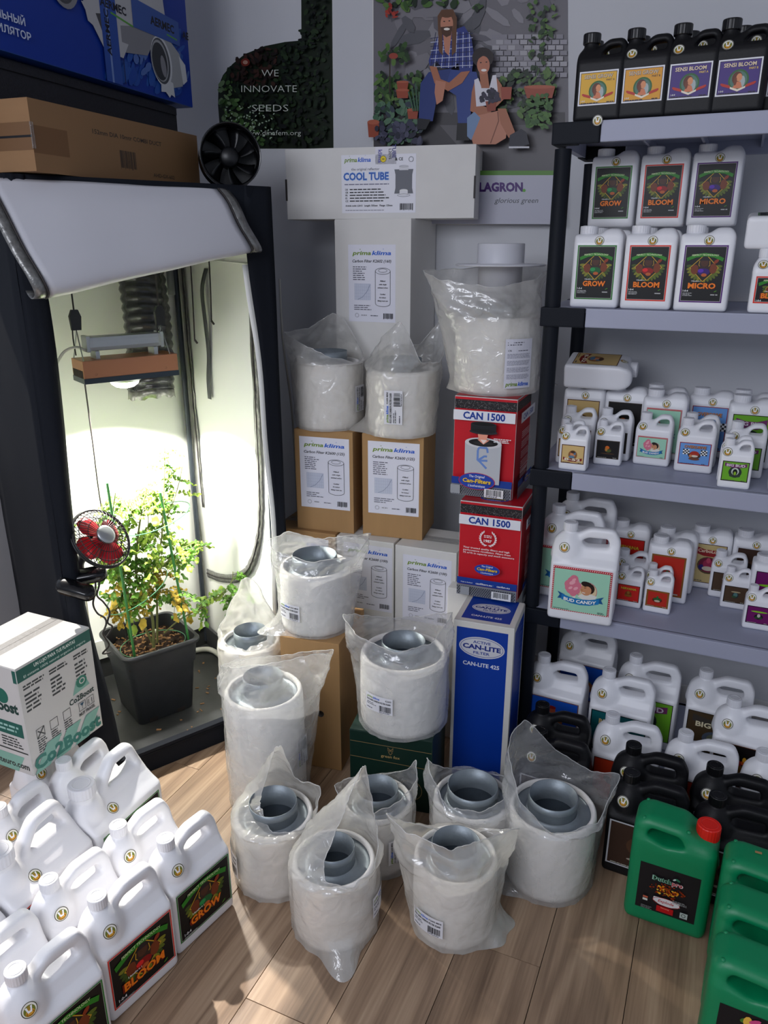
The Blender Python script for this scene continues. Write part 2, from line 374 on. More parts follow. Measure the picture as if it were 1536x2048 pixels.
# ------------------------------------------------------------------ blow-moulded bottles: implicit shape -> surface net
def arc_poly(pts, r, n=4):
    out = []; L = len(pts)
    for i in range(L):
        p0, p, p1 = Vector(pts[i - 1]), Vector(pts[i]), Vector(pts[(i + 1) % L])
        a, b = (p0 - p), (p1 - p); rr = min(r, a.length * .45, b.length * .45)
        A, B = p + a.normalized() * rr, p + b.normalized() * rr
        for k in range(n + 1):
            t = k / n; q = A * (1 - t) ** 2 + p * 2 * t * (1 - t) + B * t * t; out.append((q.x, q.y))
    return out
def sd_poly(X, Z, pts):
    P = np.array(pts); d = np.full(X.shape, 1e9); s = np.ones(X.shape)
    j = len(P) - 1
    for i in range(len(P)):
        ex, ez = P[j] - P[i]; wx, wz = X - P[i][0], Z - P[i][1]
        t = np.clip((wx * ex + wz * ez) / (ex * ex + ez * ez + 1e-12), 0, 1)
        d = np.minimum(d, (wx - ex * t) ** 2 + (wz - ez * t) ** 2)
        c1 = Z >= P[i][1]; c2 = Z < P[j][1]; c3 = ex * wz > ez * wx
        flip = (c1 & c2 & c3) | (~c1 & ~c2 & ~c3); s = np.where(flip, -s, s); j = i
    return s * np.sqrt(d)
def smax(a, b, k): h = np.maximum(k - np.abs(a - b), 0) / k; return np.maximum(a, b) + h * h * k * .25
def smin(a, b, k): return -smax(-a, -b, k)
def surface_net(F, lo, st, name):
    nx, ny, nz = F.shape; S = F < 0
    cell = np.zeros((nx - 1, ny - 1, nz - 1)); cnt = np.zeros(cell.shape, int); acc = np.zeros(cell.shape + (3,))
    for ax in range(3):
        for o1 in (0, 1):
            for o2 in (0, 1):
                off0 = [0, 0, 0]; oth = [i for i in range(3) if i != ax]; off0[oth[0]] = o1; off0[oth[1]] = o2
                off1 = off0[:]; off1[ax] = 1
                sl = lambda o: tuple(slice(o[i], F.shape[i] - 1 + o[i]) for i in range(3))
                a, b = F[sl(off0)], F[sl(off1)]; cr = (a < 0) != (b < 0)
                t = np.where(cr, a / np.where(cr, a - b, 1), 0)
                cnt += cr
                for i in range(3):
                    acc[..., i] += np.where(cr, off0[i] + (t if i == ax else 0), 0)
    idx = np.full(cell.shape, -1); m = cnt > 0; ii = np.argwhere(m); idx[m] = np.arange(len(ii))
    V = (ii + acc[m] / cnt[m][:, None]) * st + np.array(lo)
    Q = []
    for ax in range(3):
        u, w = [(1, 2), (2, 0), (0, 1)][ax]
        a = [slice(1, -1)] * 3; b = [slice(1, -1)] * 3; a[ax] = slice(0, -1); b[ax] = slice(1, None)
        s0, s1 = S[tuple(a)], S[tuple(b)]
        for pos in (True, False):
            e = np.argwhere(s0 & ~s1 if pos else ~s0 & s1)
            if len(e) == 0: continue
            c = e.copy(); c[:, u] += 1; c[:, w] += 1
            def at(du, dw):
                q = c.copy(); q[:, u] += du; q[:, w] += dw; return idx[q[:, 0], q[:, 1], q[:, 2]]
            q4 = np.stack([at(-1, -1), at(0, -1), at(0, 0), at(-1, 0)], 1)
            Q.append(q4 if pos else q4[:, ::-1])
    Q = np.concatenate(Q); Q = Q[(Q >= 0).all(1)]
    me = bpy.data.meshes.new(name); me.vertices.add(len(V)); me.vertices.foreach_set('co', V.astype(np.float32).ravel())
    me.loops.add(Q.size); me.loops.foreach_set('vertex_index', Q.astype(np.int32).ravel())
    me.polygons.add(len(Q)); me.polygons.foreach_set('loop_start', np.arange(0, Q.size, 4, dtype=np.int32))
    me.polygons.foreach_set('use_smooth', np.ones(len(Q), bool)); me.update(calc_edges=True); me.validate()
    return me
KIND = {  # millimetres: outline, hole, half-depth by height, edge softness, cap (x, r, z0, z1)
 'jug': dict(o=[(-92, 0), (92, 0), (92, 246), (75, 279), (8, 279), (-28, 257), (-74, 255), (-92, 232)], hole=[(-16, 236), (2, 249), (59, 250), (64, 227), (-3, 222)],
             d=[(0, 57), (166, 57), (170, 55), (174, 57), (182, 52), (196, 37), (214, 26), (238, 18.5), (255, 16.5), (285, 16)], k=13, cap=(-50, 20.5, 263, 287), neck=17, r=13, st=3.3, cone=(.45, .985, .036, .69), lab=(.165, .138, .032), seal=(-.058, .222)),
 'bigjug': dict(o=[(-118, 0), (118, 0), (118, 262), (88, 338), (14, 338), (-26, 290), (-50, 262), (-118, 258)], hole=[(-12, 268), (20, 312), (72, 314), (92, 268)],
             d=[(0, 77), (203, 77), (207, 75), (212, 77), (218, 72), (230, 52), (246, 34), (262, 24), (280, 19), (340, 18)], k=17, cap=(-76, 33, 290, 320), neck=29, r=20, st=4.4, cone=(.35, .95, .030, .745), lab=(.20, .165, .035), seal=(-.035, .232)),
 'bottle': dict(o=[(-62, 0), (62, 0), (62, 179), (50, 197), (19, 197), (1, 183), (-58, 183), (-62, 178)], hole=None,
             d=[(0, 37.5), (160, 37.5), (182, 31), (200, 20)], k=13, cap=(-31, 23, 184, 203), neck=19, r=9, st=2.9, lab=(.098, .134, .022), seal=(.004, .1665)),
 'half': dict(o=[(-50, 0), (50, 0), (50, 126), (40, 148), (14, 148), (-8, 128), (-42, 126), (-50, 110)], hole=[(1, 117), (12, 133), (37, 135), (38, 117)],
             d=[(0, 31), (96, 31), (98, 30), (100, 31), (106, 29), (128, 15), (150, 11)], k=11, cap=(-27, 15.5, 128, 149), neck=13, r=9, st=2.3, lab=(.082, .062, .024), seal=(-.031, .112)),
 'black': dict(o=[(-58, 0), (58, 0), (58, 166), (46, 182), (12, 182), (-8, 166), (-50, 164), (-58, 150)], hole=[(-2, 146), (10, 163), (42, 165), (44, 146)],
             d=[(0, 37), (128, 37), (138, 34), (164, 18), (190, 13)], k=13, cap=(-31, 21, 174, 197), neck=17, r=10, st=2.9, lab=(.092, .074, .036), seal=(-.032, .140)),
 'jerry': dict(o=[(-95, 0), (95, 0), (95, 250), (78, 266), (44, 270), (20, 292), (-68, 297), (-95, 280)], hole=[(-64, 252), (-56, 272), (8, 268), (24, 246), (-20, 238)],
             d=[(0, 60), (222, 60), (240, 58), (262, 50), (300, 46)], k=26, cap=(66, 27, 262, 296), neck=23, r=22, st=4.0, lab=(.135, .135, .05), seal=None),
}
def lathe_cap(r, h, mt):
    b = MB(); b.lathe([(r * .96, 0), (r, .0015), (r, h * .84), (r * .985, h * .95), (r * .93, h)], 48, 0, rib=.02, smooth=False)
    b.disc(r * .93, h, 48); b.disc(r * .96, 0, 48, up=False)
    b.lathe([(r * .72, h + .0003), (r * .70, h + .001), (r * .62, h + .001), (r * .60, h + .0003)], 32)
    return b.mesh('cap', mt)
MESH = {}
def seal_mesh(at, n):
    p = Pr(); R = .0152 if n else .012
    p.ell(0, 0, R, R, (.93, .92, .88), 24); p.ring(0, 0, R * .98, R * .98, R * .1, (.25, .25, .2)); p.ell(0, -.1 * R, R * .72, R * .72, (.45, .48, .18), 20)
    p.ell(0, -.38 * R, R * .55, R * .42, (.84, .62, .2), 16); p.ring(0, -.45 * R, R * .5, R * .3, R * .12, (.55, .36, .1), 16)
    p.poly([(-.45 * R, .45 * R), (-.2 * R, .45 * R), (-.12 * R, -.1 * R), (.12 * R, -.1 * R), (.2 * R, .45 * R), (.45 * R, .45 * R), (.25 * R, -.35 * R), (-.25 * R, -.35 * R)], WHITE)
    p.ell(0, .28 * R, .2 * R, .25 * R, (.62, .52, .2), 12)
    return p.mesh('seal_sticker', at, 'gloss')
def build_kind(kind, sc=(1, 1, 1), black=False):
    key = (kind, sc, black)
    if key in MESH: return MESH[key]
    K = KIND[kind]; st = K['st'] / 1000; mmz = max(p[1] for p in K['o']); W = max(p[0] for p in K['o']); Dm = max(d for _, d in K['d'])
    if ('raw', kind) not in MESH:
        lo = np.array([-W - 9, -Dm - 9, -9]) / 1000; hi = np.array([W + 9, Dm + 9, mmz + 9]) / 1000
        n = np.ceil((hi - lo) / st).astype(int) + 1
        x, y, z = [lo[i] + st * np.arange(n[i]) for i in range(3)]
        X2, Z2 = np.meshgrid(x, z, indexing='ij'); o = arc_poly([(a / 1000, b / 1000) for a, b in K['o']], K['r'] / 1000)
        S2 = sd_poly(X2, Z2, o)
        dz = np.interp(z, [a / 1000 for a, _ in K['d']], [b / 1000 for _, b in K['d']])
        Y = np.abs(y)[None, :, None] - dz[None, None, :]
        k = K['k'] / 1000
        F = smax(np.broadcast_to(S2[:, None, :], n), np.broadcast_to(Y, n), k)
        c = K['cap']
        cn = K.get('cone', (.3, .9)); zc = c[2] / 1000 * cn[1]
        rad = (K['neck'] / 1000 + (cn[2] * (1 - np.exp(-np.maximum(0, zc - z) / .028)) if len(cn) > 2 else np.maximum(0, zc - z) * cn[0]))[None, None, :]
        nk = np.maximum((np.sqrt((x[:, None, None] - c[0] / 1000) ** 2 + y[None, :, None] ** 2) - rad) / math.sqrt(1 + cn[0] ** 2), np.maximum(z[None, None, :] - (c[2] + 6) / 1000, (cn[3] if len(cn) > 2 else .745) * c[2] / 1000 - z[None, None, :]))
        F = smin(F, nk, .008)
        if K.get('scoop'):
            xx, yy, zz = x[:, None, None], np.abs(y)[None, :, None], z[None, None, :]
            scp = np.maximum(np.maximum(np.abs(xx + .022) - .046 + (.30 - zz) * .35, .246 - zz), .019 - yy + np.maximum(0, .268 - zz) * .0)
            F = smax(F, -scp, .012)
        if K['hole']:
            h2 = sd_poly(X2, Z2, arc_poly([(a / 1000, b / 1000) for a, b in K['hole']], .009))
            F = smax(F, -np.broadcast_to(h2[:, None, :], n), .010 if kind != 'half' else .007)
        MESH[('raw', kind)] = surface_net(F, lo, st, kind + '_body')
    me = MESH[('raw', kind)].copy()
    if sc != (1, 1, 1):
        co = np.empty(len(me.vertices) * 3, np.float32); me.vertices.foreach_get('co', co); co = co.reshape(-1, 3) * np.array(sc, np.float32); me.vertices.foreach_set('co', co.ravel()); me.update()
    me.materials.clear(); me.materials.append(M['jerry'] if kind == 'jerry' else M['hdpe_black' if black else 'hdpe'])
    c = K['cap']; capm = lathe_cap(c[1] / 1000 * sc[0], (c[3] - c[2]) / 1000 * sc[2], M['cap_red'] if kind == 'jerry' else M['cap_black' if black else 'cap'])
    seal = None
    if K['seal']:
        sx, sz = K['seal'][0] * sc[0], K['seal'][1] * sc[2]
        bv = BVHTree.FromPolygons([v.co.copy() for v in me.vertices], [list(p.vertices) for p in me.polygons]); hit = []
        for ox, oz in ((0, 0), (.009, 0), (-.009, 0), (0, .009), (0, -.009)):
            h_ = bv.ray_cast(Vector((sx + ox, -.3, sz + oz)), Vector((0, 1, 0)))
            if h_[0] is not None: hit.append(h_[0])
        nrm = (hit[1] - hit[2]).cross(hit[3] - hit[4]).normalized()
        if nrm.y > 0: nrm = -nrm
        u_ = Vector((1, 0, 0)) - nrm * nrm.x; lift = max(.0006, max((p - hit[0]).dot(nrm) for p in hit) + .0004)
        seal = seal_mesh(plane_map(hit[0] + nrm * lift, u_, nrm), kind in ('jug', 'bigjug'))
    MESH[key] = (me, capm, (c[0] / 1000 * sc[0], 0, c[2] / 1000 * sc[2]), seal)
    return MESH[key]

# ------------------------------------------------------------------ label artwork (each w x h metres, origin at the label's centre)
OR = (.97, .50, .10); GOLD = (.80, .62, .16)
def art_trio(w, h, word, edge, fruit):
    p = Pr(); a, b = w / 2, h / 2
    p.rect(-a, -b, a, b, edge); p.rect(-a + .0032, -b + .0032, a - .0032, b - .0032, (.80, .79, .77)); p.rect(-a + .0039, -b + .0039, a - .0039, b - .0039, (.045, .045, .05))
    s = w / .1; cy = b * .22 if h > w else b * .1; q = min(w * .34, h * .36)
    for k in range(16):                                             # leaves below the diamond
        t = pi + pi * k / 15; p.ell(q * 1.0 * cos(t), cy + q * .92 * sin(t) + .004 * s, .008 * s, .0035 * s, random.choice([(.36, .42, .12), (.5, .5, .14), (.24, .32, .1)]), 8, t)
    p.poly([(0, cy + q), (q, cy), (0, cy - q), (-q, cy)], GOLD); e = q * .935; p.poly([(0, cy + e), (e, cy), (0, cy - e), (-e, cy)], (.11, .09, .07))
    p.ell(-q * .62, cy - q * .12, q * .28, q * .34, (.45, .20, .09), 14); p.ell(q * .62, cy - q * .05, q * .26, q * .36, (.47, .21, .09), 14)   # broad shouldered bearded figure holding fruit
    p.ell(0, cy + q * .1, q * .42, q * .5, (.20, .13, .10), 16); p.ell(0, cy + q * .38, q * .26, q * .3, (.30, .17, .11), 16); p.poly([(-q * .3, cy + q * .5), (q * .3, cy + q * .5), (0, cy + q * .95)], (.13, .1, .12))
    p.line([(-q * .34, cy + q * .5), (-q * .38, cy + q * .2), (-q * .3, cy + q * .1)], .0012 * s, GOLD); p.line([(q * .34, cy + q * .5), (q * .38, cy + q * .2), (q * .3, cy + q * .1)], .0012 * s, GOLD)
    p.ell(0, cy - q * .28, q * .42, q * .25, fruit, 16); p.ell(-q * .2, cy - q * .2, q * .2, q * .14, tuple(min(1, c * 1.5 + .05) for c in fruit), 10)
    p.ell(q * .05, cy - q * .5, q * .2, q * .12, (.74, .36, .16), 10); p.ell(q * .78, cy + q * .45, q * .2, q * .12, (.55, .2, .08), 8, .7)
    yb = min(b * .86, cy + q * .98)
    p.poly([(-a * .86, yb - .010 * s), (-a * .45, yb - .001 * s), (0, yb + .002 * s), (a * .45, yb - .001 * s), (a * .86, yb - .010 * s), (a * .82, yb - .018 * s), (a * .42, yb - .009 * s), (0, yb - .006 * s), (-a * .42, yb - .009 * s), (-a * .82, yb - .018 * s)], (.16, .50, .12))
    p.text('PERFECT TECHNOLOGY', 0, yb - .0045 * s, .0042 * s, (.85, .9, .7), 'c', .01, 0, w * .62, 0, 1.6 / s)
    yw = cy - q - .0155 * s if h > w else -b * .62
    p.text(word, (0 if h > w else -a * .05), yw, .0135 * s, (.45, .10, .02), 'c', .04, 0, w * (.66 if len(word) > 4 else .6)); p.text(word, -.0004 * s, yw + .0006 * s, .0128 * s, OR, 'c', .035, 0, w * (.645 if len(word) > 4 else .585))
    p.text('3 Benefits in 1', -a * .3, yw + .0165 * s, .0028 * s, WHITE, 'c', .02)
    p.text('1-0-4', -a * .86, yw - .008 * s, .0045 * s, WHITE, 'l', .02); p.greek(-a * .86, max(-b + .004, yw - .019 * s), -a * .35, yw - .010 * s, 3, (.7, .7, .7))
    p.greek(a * .45, max(-b + .005, yw - .017 * s), a * .86, yw - .012 * s, 1, (.7, .7, .7)); p.ell(a * .66, yw - .006 * s, .004 * s, .001 * s, (.3, .55, .15), 8, .5)
    return p
def art_sensi(w, h, word, pt, bg, ink):
    p = Pr(); a, b = w / 2, h / 2
    p.rect(-a, -b, a, b, (.9, .9, .92)); p.rect(-a + .003, -b + .003, a - .003, b - .003, (.12, .09, .22)); p.rect(-a + .0042, -b + .0042, a - .0042, b - .0042, bg)
    p.text(word, 0, b * .56, .0085, (.18, .14, .2) if ink else (.1, .08, .2), 'c', .04, 0, w * .74); p.text(word, -.0005, b * .56 + .0005, .008, ink or (.9, .84, .7), 'c', .015, 0, w * .73)
    p.text(pt, a * .62, b * .38, .0042, (.9, .75, .3) if bg[2] > .3 else (.2, .12, .1), 'c', .02)
    c = -b * .16; p.ell(0, c, .0215, .0215, (.16, .38, .16), 22); p.ell(0, c, .018, .018, (.30, .46, .40), 22)
    p.ell(-.003, c + .004, .011, .013, (.36, .16, .07), 16); p.ell(.008, c - .004, .006, .012, (.66, .70, .70), 12); p.ell(.001, c + .005, .0062, .0082, (.85, .56, .38), 14); p.poly([(-.012, c - .017), (-.004, c - .003), (.005, c - .004), (.010, c - .017)], (.82, .48, .32))
    p.ell(-.0065, c - .002, .0035, .009, (.45, .2, .08), 10)
    for sx in (-1, 1):
        for k in range(4): p.ell(sx * (.02 + .004 * k), c - .012 + .0012 * k, .006, .0028, (.72, .16, .10), 8, sx * .5)
    p.poly([(-.016, c - .013), (0, c - .019), (.016, c - .013), (.016, c - .017), (0, c - .0235), (-.016, c - .017)], (.93, .88, .8))
    p.text('1-0-0', -a * .84, -b * .78, .0035, (.95, .95, .9), 'l', .02); p.greek(-a * .84, -b * .92, a * .2, -b * .82, 1, (.15, .1, .15)); p.greek(a * .5, -b * .9, a * .86, -b * .8, 1, (.15, .1, .15))
    return p
def art_candy(w, h):
    p = Pr(); a, b = w / 2, h / 2; s = w / .157
    p.rect(-a, -b, a, b, (.80, .17, .25)); t = .0052 * s
    n = int(w / (.0055 * s))
    for k in range(n):
        x = -a + w * (k + .25) / n
        for y in (-b + .0012 * s, b - .0040 * s): p.poly([(x, y), (x + .0022 * s, y), (x + .0036 * s, y + .0028 * s), (x + .0014 * s, y + .0028 * s)], (.93, .90, .86))
    n = int(h / (.0055 * s))
    for k in range(n):
        y = -b + h * (k + .25) / n
        for x in (-a + .0012 * s, a - .0040 * s): p.poly([(x, y), (x + .0028 * s, y + .0014 * s), (x + .0028 * s, y + .0036 * s), (x, y + .0022 * s)], (.93, .90, .86))
    p.rect(-a + t, -b + t, a - t, b - t, (.63, .83, .72))
    u = .001 * s
    p.ell(16 * u, 4 * u, 27 * u, 27 * u, (.78, .40, .46), 24); p.ell(16 * u, 4 * u, 25.5 * u, 25.5 * u, (.86, .78, .62), 24)
    p.poly([(-8 * u, -14 * u), (6 * u, -22 * u), (36 * u, -22 * u), (44 * u, -8 * u), (30 * u, -4 * u), (8 * u, -2 * u)], (.88, .87, .84))
    p.ell(14 * u, 8 * u, 15 * u, 17 * u, (.80, .56, .40), 18); p.ell(24 * u, 12 * u, 12 * u, 15 * u, (.17, .10, .08), 14); p.ell(14 * u, 24 * u, 15 * u, 8 * u, (.14, .09, .07), 14, -.2); p.ell(17 * u, 6 * u, 11 * u, 13 * u, (.80, .56, .40), 14)
    p.ell(2 * u, 6 * u, 4 * u, 3 * u, (.76, .50, .35), 8); p.line([(8 * u, 13 * u), (14 * u, 14 * u)], 1.6 * u, (.12, .07, .05)); p.line([(4 * u, -1 * u), (12 * u, -2 * u)], 2.2 * u, (.92, .88, .85))
    p.poly([(-22 * u, -10 * u), (-12 * u, -10 * u), (-15 * u, -32 * u), (-18 * u, -32 * u)], (.9, .85, .8))
    for dx, dy, r in ((-22, 26, 16), (-32, 18, 13), (-12, 16, 13), (-26, 4, 14), (-14, 2, 12), (-20, -6, 10), (-32, 8, 11), (-20, 36, 11)): p.ell(dx * u, dy * u, r * u, r * u, (.85, .47, .55), 14)
    for dx, dy, r in ((-24, 24, 9), (-14, 8, 7), (-28, 8, 6), (-20, 33, 6)): p.ell(dx * u, dy * u, r * u, r * .6 * u, (.93, .66, .70), 12, .6)
    for sx in (-1, 1): p.poly([(sx * 42 * u, -14 * u), (sx * 62 * u, -6 * u), (sx * 55 * u, -16 * u), (sx * 61 * u, -27 * u), (sx * 44 * u, -26 * u)], (.07, .34, .56))
    p.poly([(-50 * u, -13 * u), (-25 * u, -20 * u), (0, -22 * u), (25 * u, -20 * u), (50 * u, -13 * u), (50 * u, -29 * u), (25 * u, -37 * u), (0, -39 * u), (-25 * u, -37 * u), (-50 * u, -29 * u)], (.10, .47, .72))
    p.text('BUD CANDY', 0, -34.5 * u, 9.5 * u, (.05, .2, .4), 'c', .05, 0, 88 * u, 0, -2.2 / s); p.text('BUD CANDY', -.4 * u, -34 * u, 9.2 * u, (.97, .97, .95), 'c', .035, 0, 87 * u, 0, -2.2 / s)
    p.greek(-a + .008 * s, -b + .007 * s, -a + .055 * s, -b + .010 * s, 1, (.2, .3, .3)); p.greek(a - .03 * s, -b + .007 * s, a - .009 * s, -b + .013 * s, 2, (.2, .3, .3))
    return p
def art_emblem(w, h, bg, edge, text, tcol, blobs, ribbon=None, tpos=.62, thick=.0022, checks=False):
    """framed label with a round emblem of coloured blobs, an optional ribbon and a title"""
    p = Pr(); a, b = w / 2, h / 2; s = w / .1
    p.rect(-a, -b, a, b, edge); p.rect(-a + thick, -b + thick, a - thick, b - thick, bg)
    r = min(a, b) * .62
    if checks:
        for sx in (-1, 1):
            for i in range(4):
                for j in range(4): p.rect(sx * r * 1.2 - r * .4 + i * r * .22, -r * .15 + j * r * .2, sx * r * 1.2 - r * .4 + (i + 1) * r * .22, -r * .15 + (j + 1) * r * .2, (.06, .06, .07) if (i + j) % 2 else WHITE)
    for (x, y, rx, ry, c) in blobs: p.ell(x * r, y * r - b * .06, rx * r, ry * r, c, 18)
    if ribbon:
        p.poly([(-a * .82, -b * .34), (-a * .3, -b * .48), (a * .3, -b * .48), (a * .82, -b * .34), (a * .82, -b * .62), (a * .3, -b * .78), (-a * .3, -b * .78), (-a * .82, -b * .62)] if tpos < 0 else [(-a * .82, b * .84), (-a * .3, b * .72), (a * .3, b * .72), (a * .82, b * .84), (a * .82, b * .5), (a * .3, b * .38), (-a * .3, b * .38), (-a * .82, b * .5)], ribbon)
    if text:
        y = b * tpos; hh = min(.0115 * s, b * .26); p.text(text, .0006, y - hh * .5 - .0006, hh, tuple(c * .3 for c in tcol), 'c', .04, 0, w * .7); p.text(text, 0, y - hh * .5, hh * .96, tcol, 'c', .03, 0, w * .69)
    p.greek(-a * .86, -b * .93, a * .1, -b * .86, 1, (.3, .3, .3) if sum(bg) > 1.2 else (.75, .75, .7)); p.greek(a * .5, -b * .93, a * .87, -b * .82, 1, (.3, .3, .3) if sum(bg) > 1.2 else (.75, .75, .7))
    return p
BR = (.36, .17, .09)
def blob_face(c1, c2, c3): return [(0, 0, .75, .8, c1), (0, .1, .42, .5, c2), (-.15, -.35, .5, .25, c3), (.3, .3, .2, .3, c3), (0, .5, .4, .22, tuple(x * .5 for x in c1))]
ART = {
 'grow': lambda w, h: art_trio(w, h, 'GROW', (.20, .48, .20), (.05, .36, .17)),
 'bloom': lambda w, h: art_trio(w, h, 'BLOOM', (.86, .20, .14), (.55, .06, .06)),
 'micro': lambda w, h: art_trio(w, h, 'MICRO', (.34, .13, .46), (.20, .07, .42)),
 'sg_a': lambda w, h: art_sensi(w, h, 'SENSI GROW', 'PART A', (.86, .66, .16), (.80, .74, .66)),
 'sg_b': lambda w, h: art_sensi(w, h, 'SENSI GROW', 'PART B', (.86, .60, .13), (.80, .74, .66)),
 'sb_a': lambda w, h: art_sensi(w, h, 'SENSI BLOOM', 'PART A', (.25, .15, .47), (.95, .86, .72)),
 'sb_b': lambda w, h: art_sensi(w, h, 'SENSI BLOOM', 'PART B', (.25, .15, .47), (.95, .86, .72)),
 'candy': art_candy,
 'b52': lambda w, h: art_emblem(w, h, (.82, .70, .46), (.30, .10, .10), 'B-52', (.95, .9, .8), blob_face((.55, .36, .2), (.80, .52, .34), (.35, .48, .58)), (.52, .10, .09), -.55),
 'dark': lambda w, h: art_emblem(w, h, (.08, .07, .07), (.24, .20, .16), '', OR, [(0, .1, .6, .5, (.22, .14, .08)), (-.1, .45, .35, .3, (.86, .42, .1)), (.1, -.1, .5, .3, (.30, .34, .14)), (-.25, .1, .22, .3, (.76, .5, .22)), (0, -.62, 1.2, .1, (.3, .2, .1))]),
 'drive': lambda w, h: art_emblem(w, h, (.42, .62, .86), (.60, .14, .20), 'OVERDRIVE', (.78, .52, .34), [(0, -.1, .85, .5, (.30, .20, .16)), (0, .12, .62, .42, (.70, .20, .14)), (0, -.2, .5, .16, (.88, .84, .76)), (0, -.62, .75, .2, (.46, .27, .2)), (-.5, -.2, .2, .22, (.8, .5, .3))], None, .66, checks=True),
 'bud': lambda w, h: art_emblem(w, h, (.42, .68, .16), (.16, .12, .12), 'BIG BUD', (.88, .80, .86), [(0, 0, .95, .9, (.15, .2, .18)), (0, .1, .55, .6, (.76, .8, .76)), (0, .0, .36, .5, (.08, .1, .08)), (0, -.2, .18, .3, (.52, .7, .14)), (-.4, -.6, .4, .2, (.2, .25, .2)), (.4, -.6, .4, .2, (.2, .25, .2))], (.44, .18, .38), .62),
 'nirvana': lambda w, h: art_emblem(w, h, (.80, .13, .10), (.36, .16, .08), 'NIRVANA', (.84, .70, .20), [(0, -.1, .6, .6, (.50, .22, .06)), (0, .2, .25, .3, (.62, .42, .14)), (0, -.4, .7, .2, (.58, .36, .1))], None, .56),
 'khan': lambda w, h: art_emblem(w, h, (.72, .16, .10), (.52, .33, .12), '', GOLD, [(0, -.1, .85, .5, (.38, .08, .05)), (0, 0, .6, .28, (.10, .34, .16)), (0, .3, .2, .4, (.13, .42, .2)), (0, -.3, .5, .2, (.78, .70, .6)), (-.4, .1, .3, .15, (.14, .38, .16)), (.4, .1, .3, .15, (.14, .38, .16))], None, .6, .005),
 'carbo': lambda w, h: art_emblem(w, h, (.78, .70, .48), (.26, .10, .16), 'CarboLoad', (.92, .78, .68), [(0, -.05, 1.05, .95, (.36, .30, .2)), (0, 0, .9, .82, (.46, .10, .22)), (-.6, -.3, .3, .3, (.16, .12, .42)), (.6, -.3, .3, .3, (.16, .12, .42)), (0, .1, .5, .5, (.64, .18, .32)), (0, -.4, .55, .25, (.82, .78, .7)), (0, .5, .2, .3, (.76, .3, .4))], (.58, .12, .14), .66),
 'brown': lambda w, h: art_emblem(w, h, (.30, .22, .15), (.14, .10, .09), '', (.78, .72, .58), [(0, 0, .55, .6, (.16, .2, .2)), (0, .1, .35, .4, (.32, .48, .46)), (-.2, -.3, .4, .2, (.2, .32, .2)), (0, .65, .8, .14, (.66, .6, .46))]),
 'purple': lambda w, h: art_emblem(w, h, (.42, .06, .36), (.12, .06, .12), '', WHITE, [(0, -.2, .7, .5, (.1, .08, .1)), (0, .0, .25, .35, (.76, .74, .7)), (-.3, -.4, .3, .2, (.16, .3, .16)), (.3, -.4, .3, .2, (.16, .3, .16)), (0, .72, 1.3, .14, (.52, .78, .14))]),
 'multi': lambda w, h: art_emblem(w, h, (.03, .20, .22), (.70, .38, .18), '', WHITE, [(-.3, .3, .6, .8, (.62, .24, .06)), (0, 0, .5, .6, (.16, .42, .12)), (-.4, -.3, .4, .4, (.10, .36, .32)), (0, -.8, .6, .2, (.8, .8, .7))]),
 'rhino': lambda w, h: art_emblem(w, h, (.07, .36, .38), (.05, .05, .06), 'RHINO SKIN', (.86, .74, .50), [(0, -.4, .9, .6, (.36, .44, .46)), (.3, -.2, .4, .4, (.50, .56, .56))], None, .5, .003),
 'muscle': lambda w, h: art_emblem(w, h, (.09, .32, .72), (.50, .34, .30), '', WHITE, [(0, -.2, .85, .62, (.70, .40, .24)), (0, .15, .7, .3, (.36, .52, .5)), (0, .75, .28, .32, (.66, .30, .2)), (0, .98, .3, .14, (.55, .1, .1)), (-.5, -.1, .35, .3, (.76, .45, .27)), (.5, -.1, .35, .3, (.76, .45, .27))], None, .6, .003),
 'flower': lambda w, h: art_emblem(w, h, (.07, .05, .05), (.40, .22, .12), '', WHITE, [(0, -.1, .9, .5, (.20, .13, .06)), (-.4, .35, .3, .25, (.62, .16, .14)), (.1, .45, .3, .2, (.85, .36, .1)), (.45, .15, .3, .25, (.78, .24, .14)), (0, .7, .12, .2, (.95, .7, .2)), (-.1, -.1, .5, .3, (.50, .34, .1))]),
 'bigbud': lambda w, h: art_emblem(w, h, (.28, .22, .14), (.10, .08, .08), 'BIG BUD', (.90, .86, .72), [(0, -.3, .8, .6, (.30, .34, .40)), (0, -.3, .5, .4, (.40, .42, .34))], (.24, .22, .2), .40),
 'ember': lambda w, h: art_emblem(w, h, (.64, .18, .08), (.12, .08, .08), '', WHITE, [(0, .2, 1.2, .5, (.28, .10, .05)), (-.5, .5, .3, .3, (.70, .3, .1)), (.4, .4, .4, .2, (.34, .2, .1))]),
 'coffee': lambda w, h: art_emblem(w, h, (.24, .16, .12), (.80, .80, .82), '', WHITE, [(0, .2, .9, .7, (.33, .22, .15)), (0, -.8, .8, .12, (.66, .62, .56)), (-.3, .3, .3, .4, (.15, .1, .08))], None, .6, .004),
}
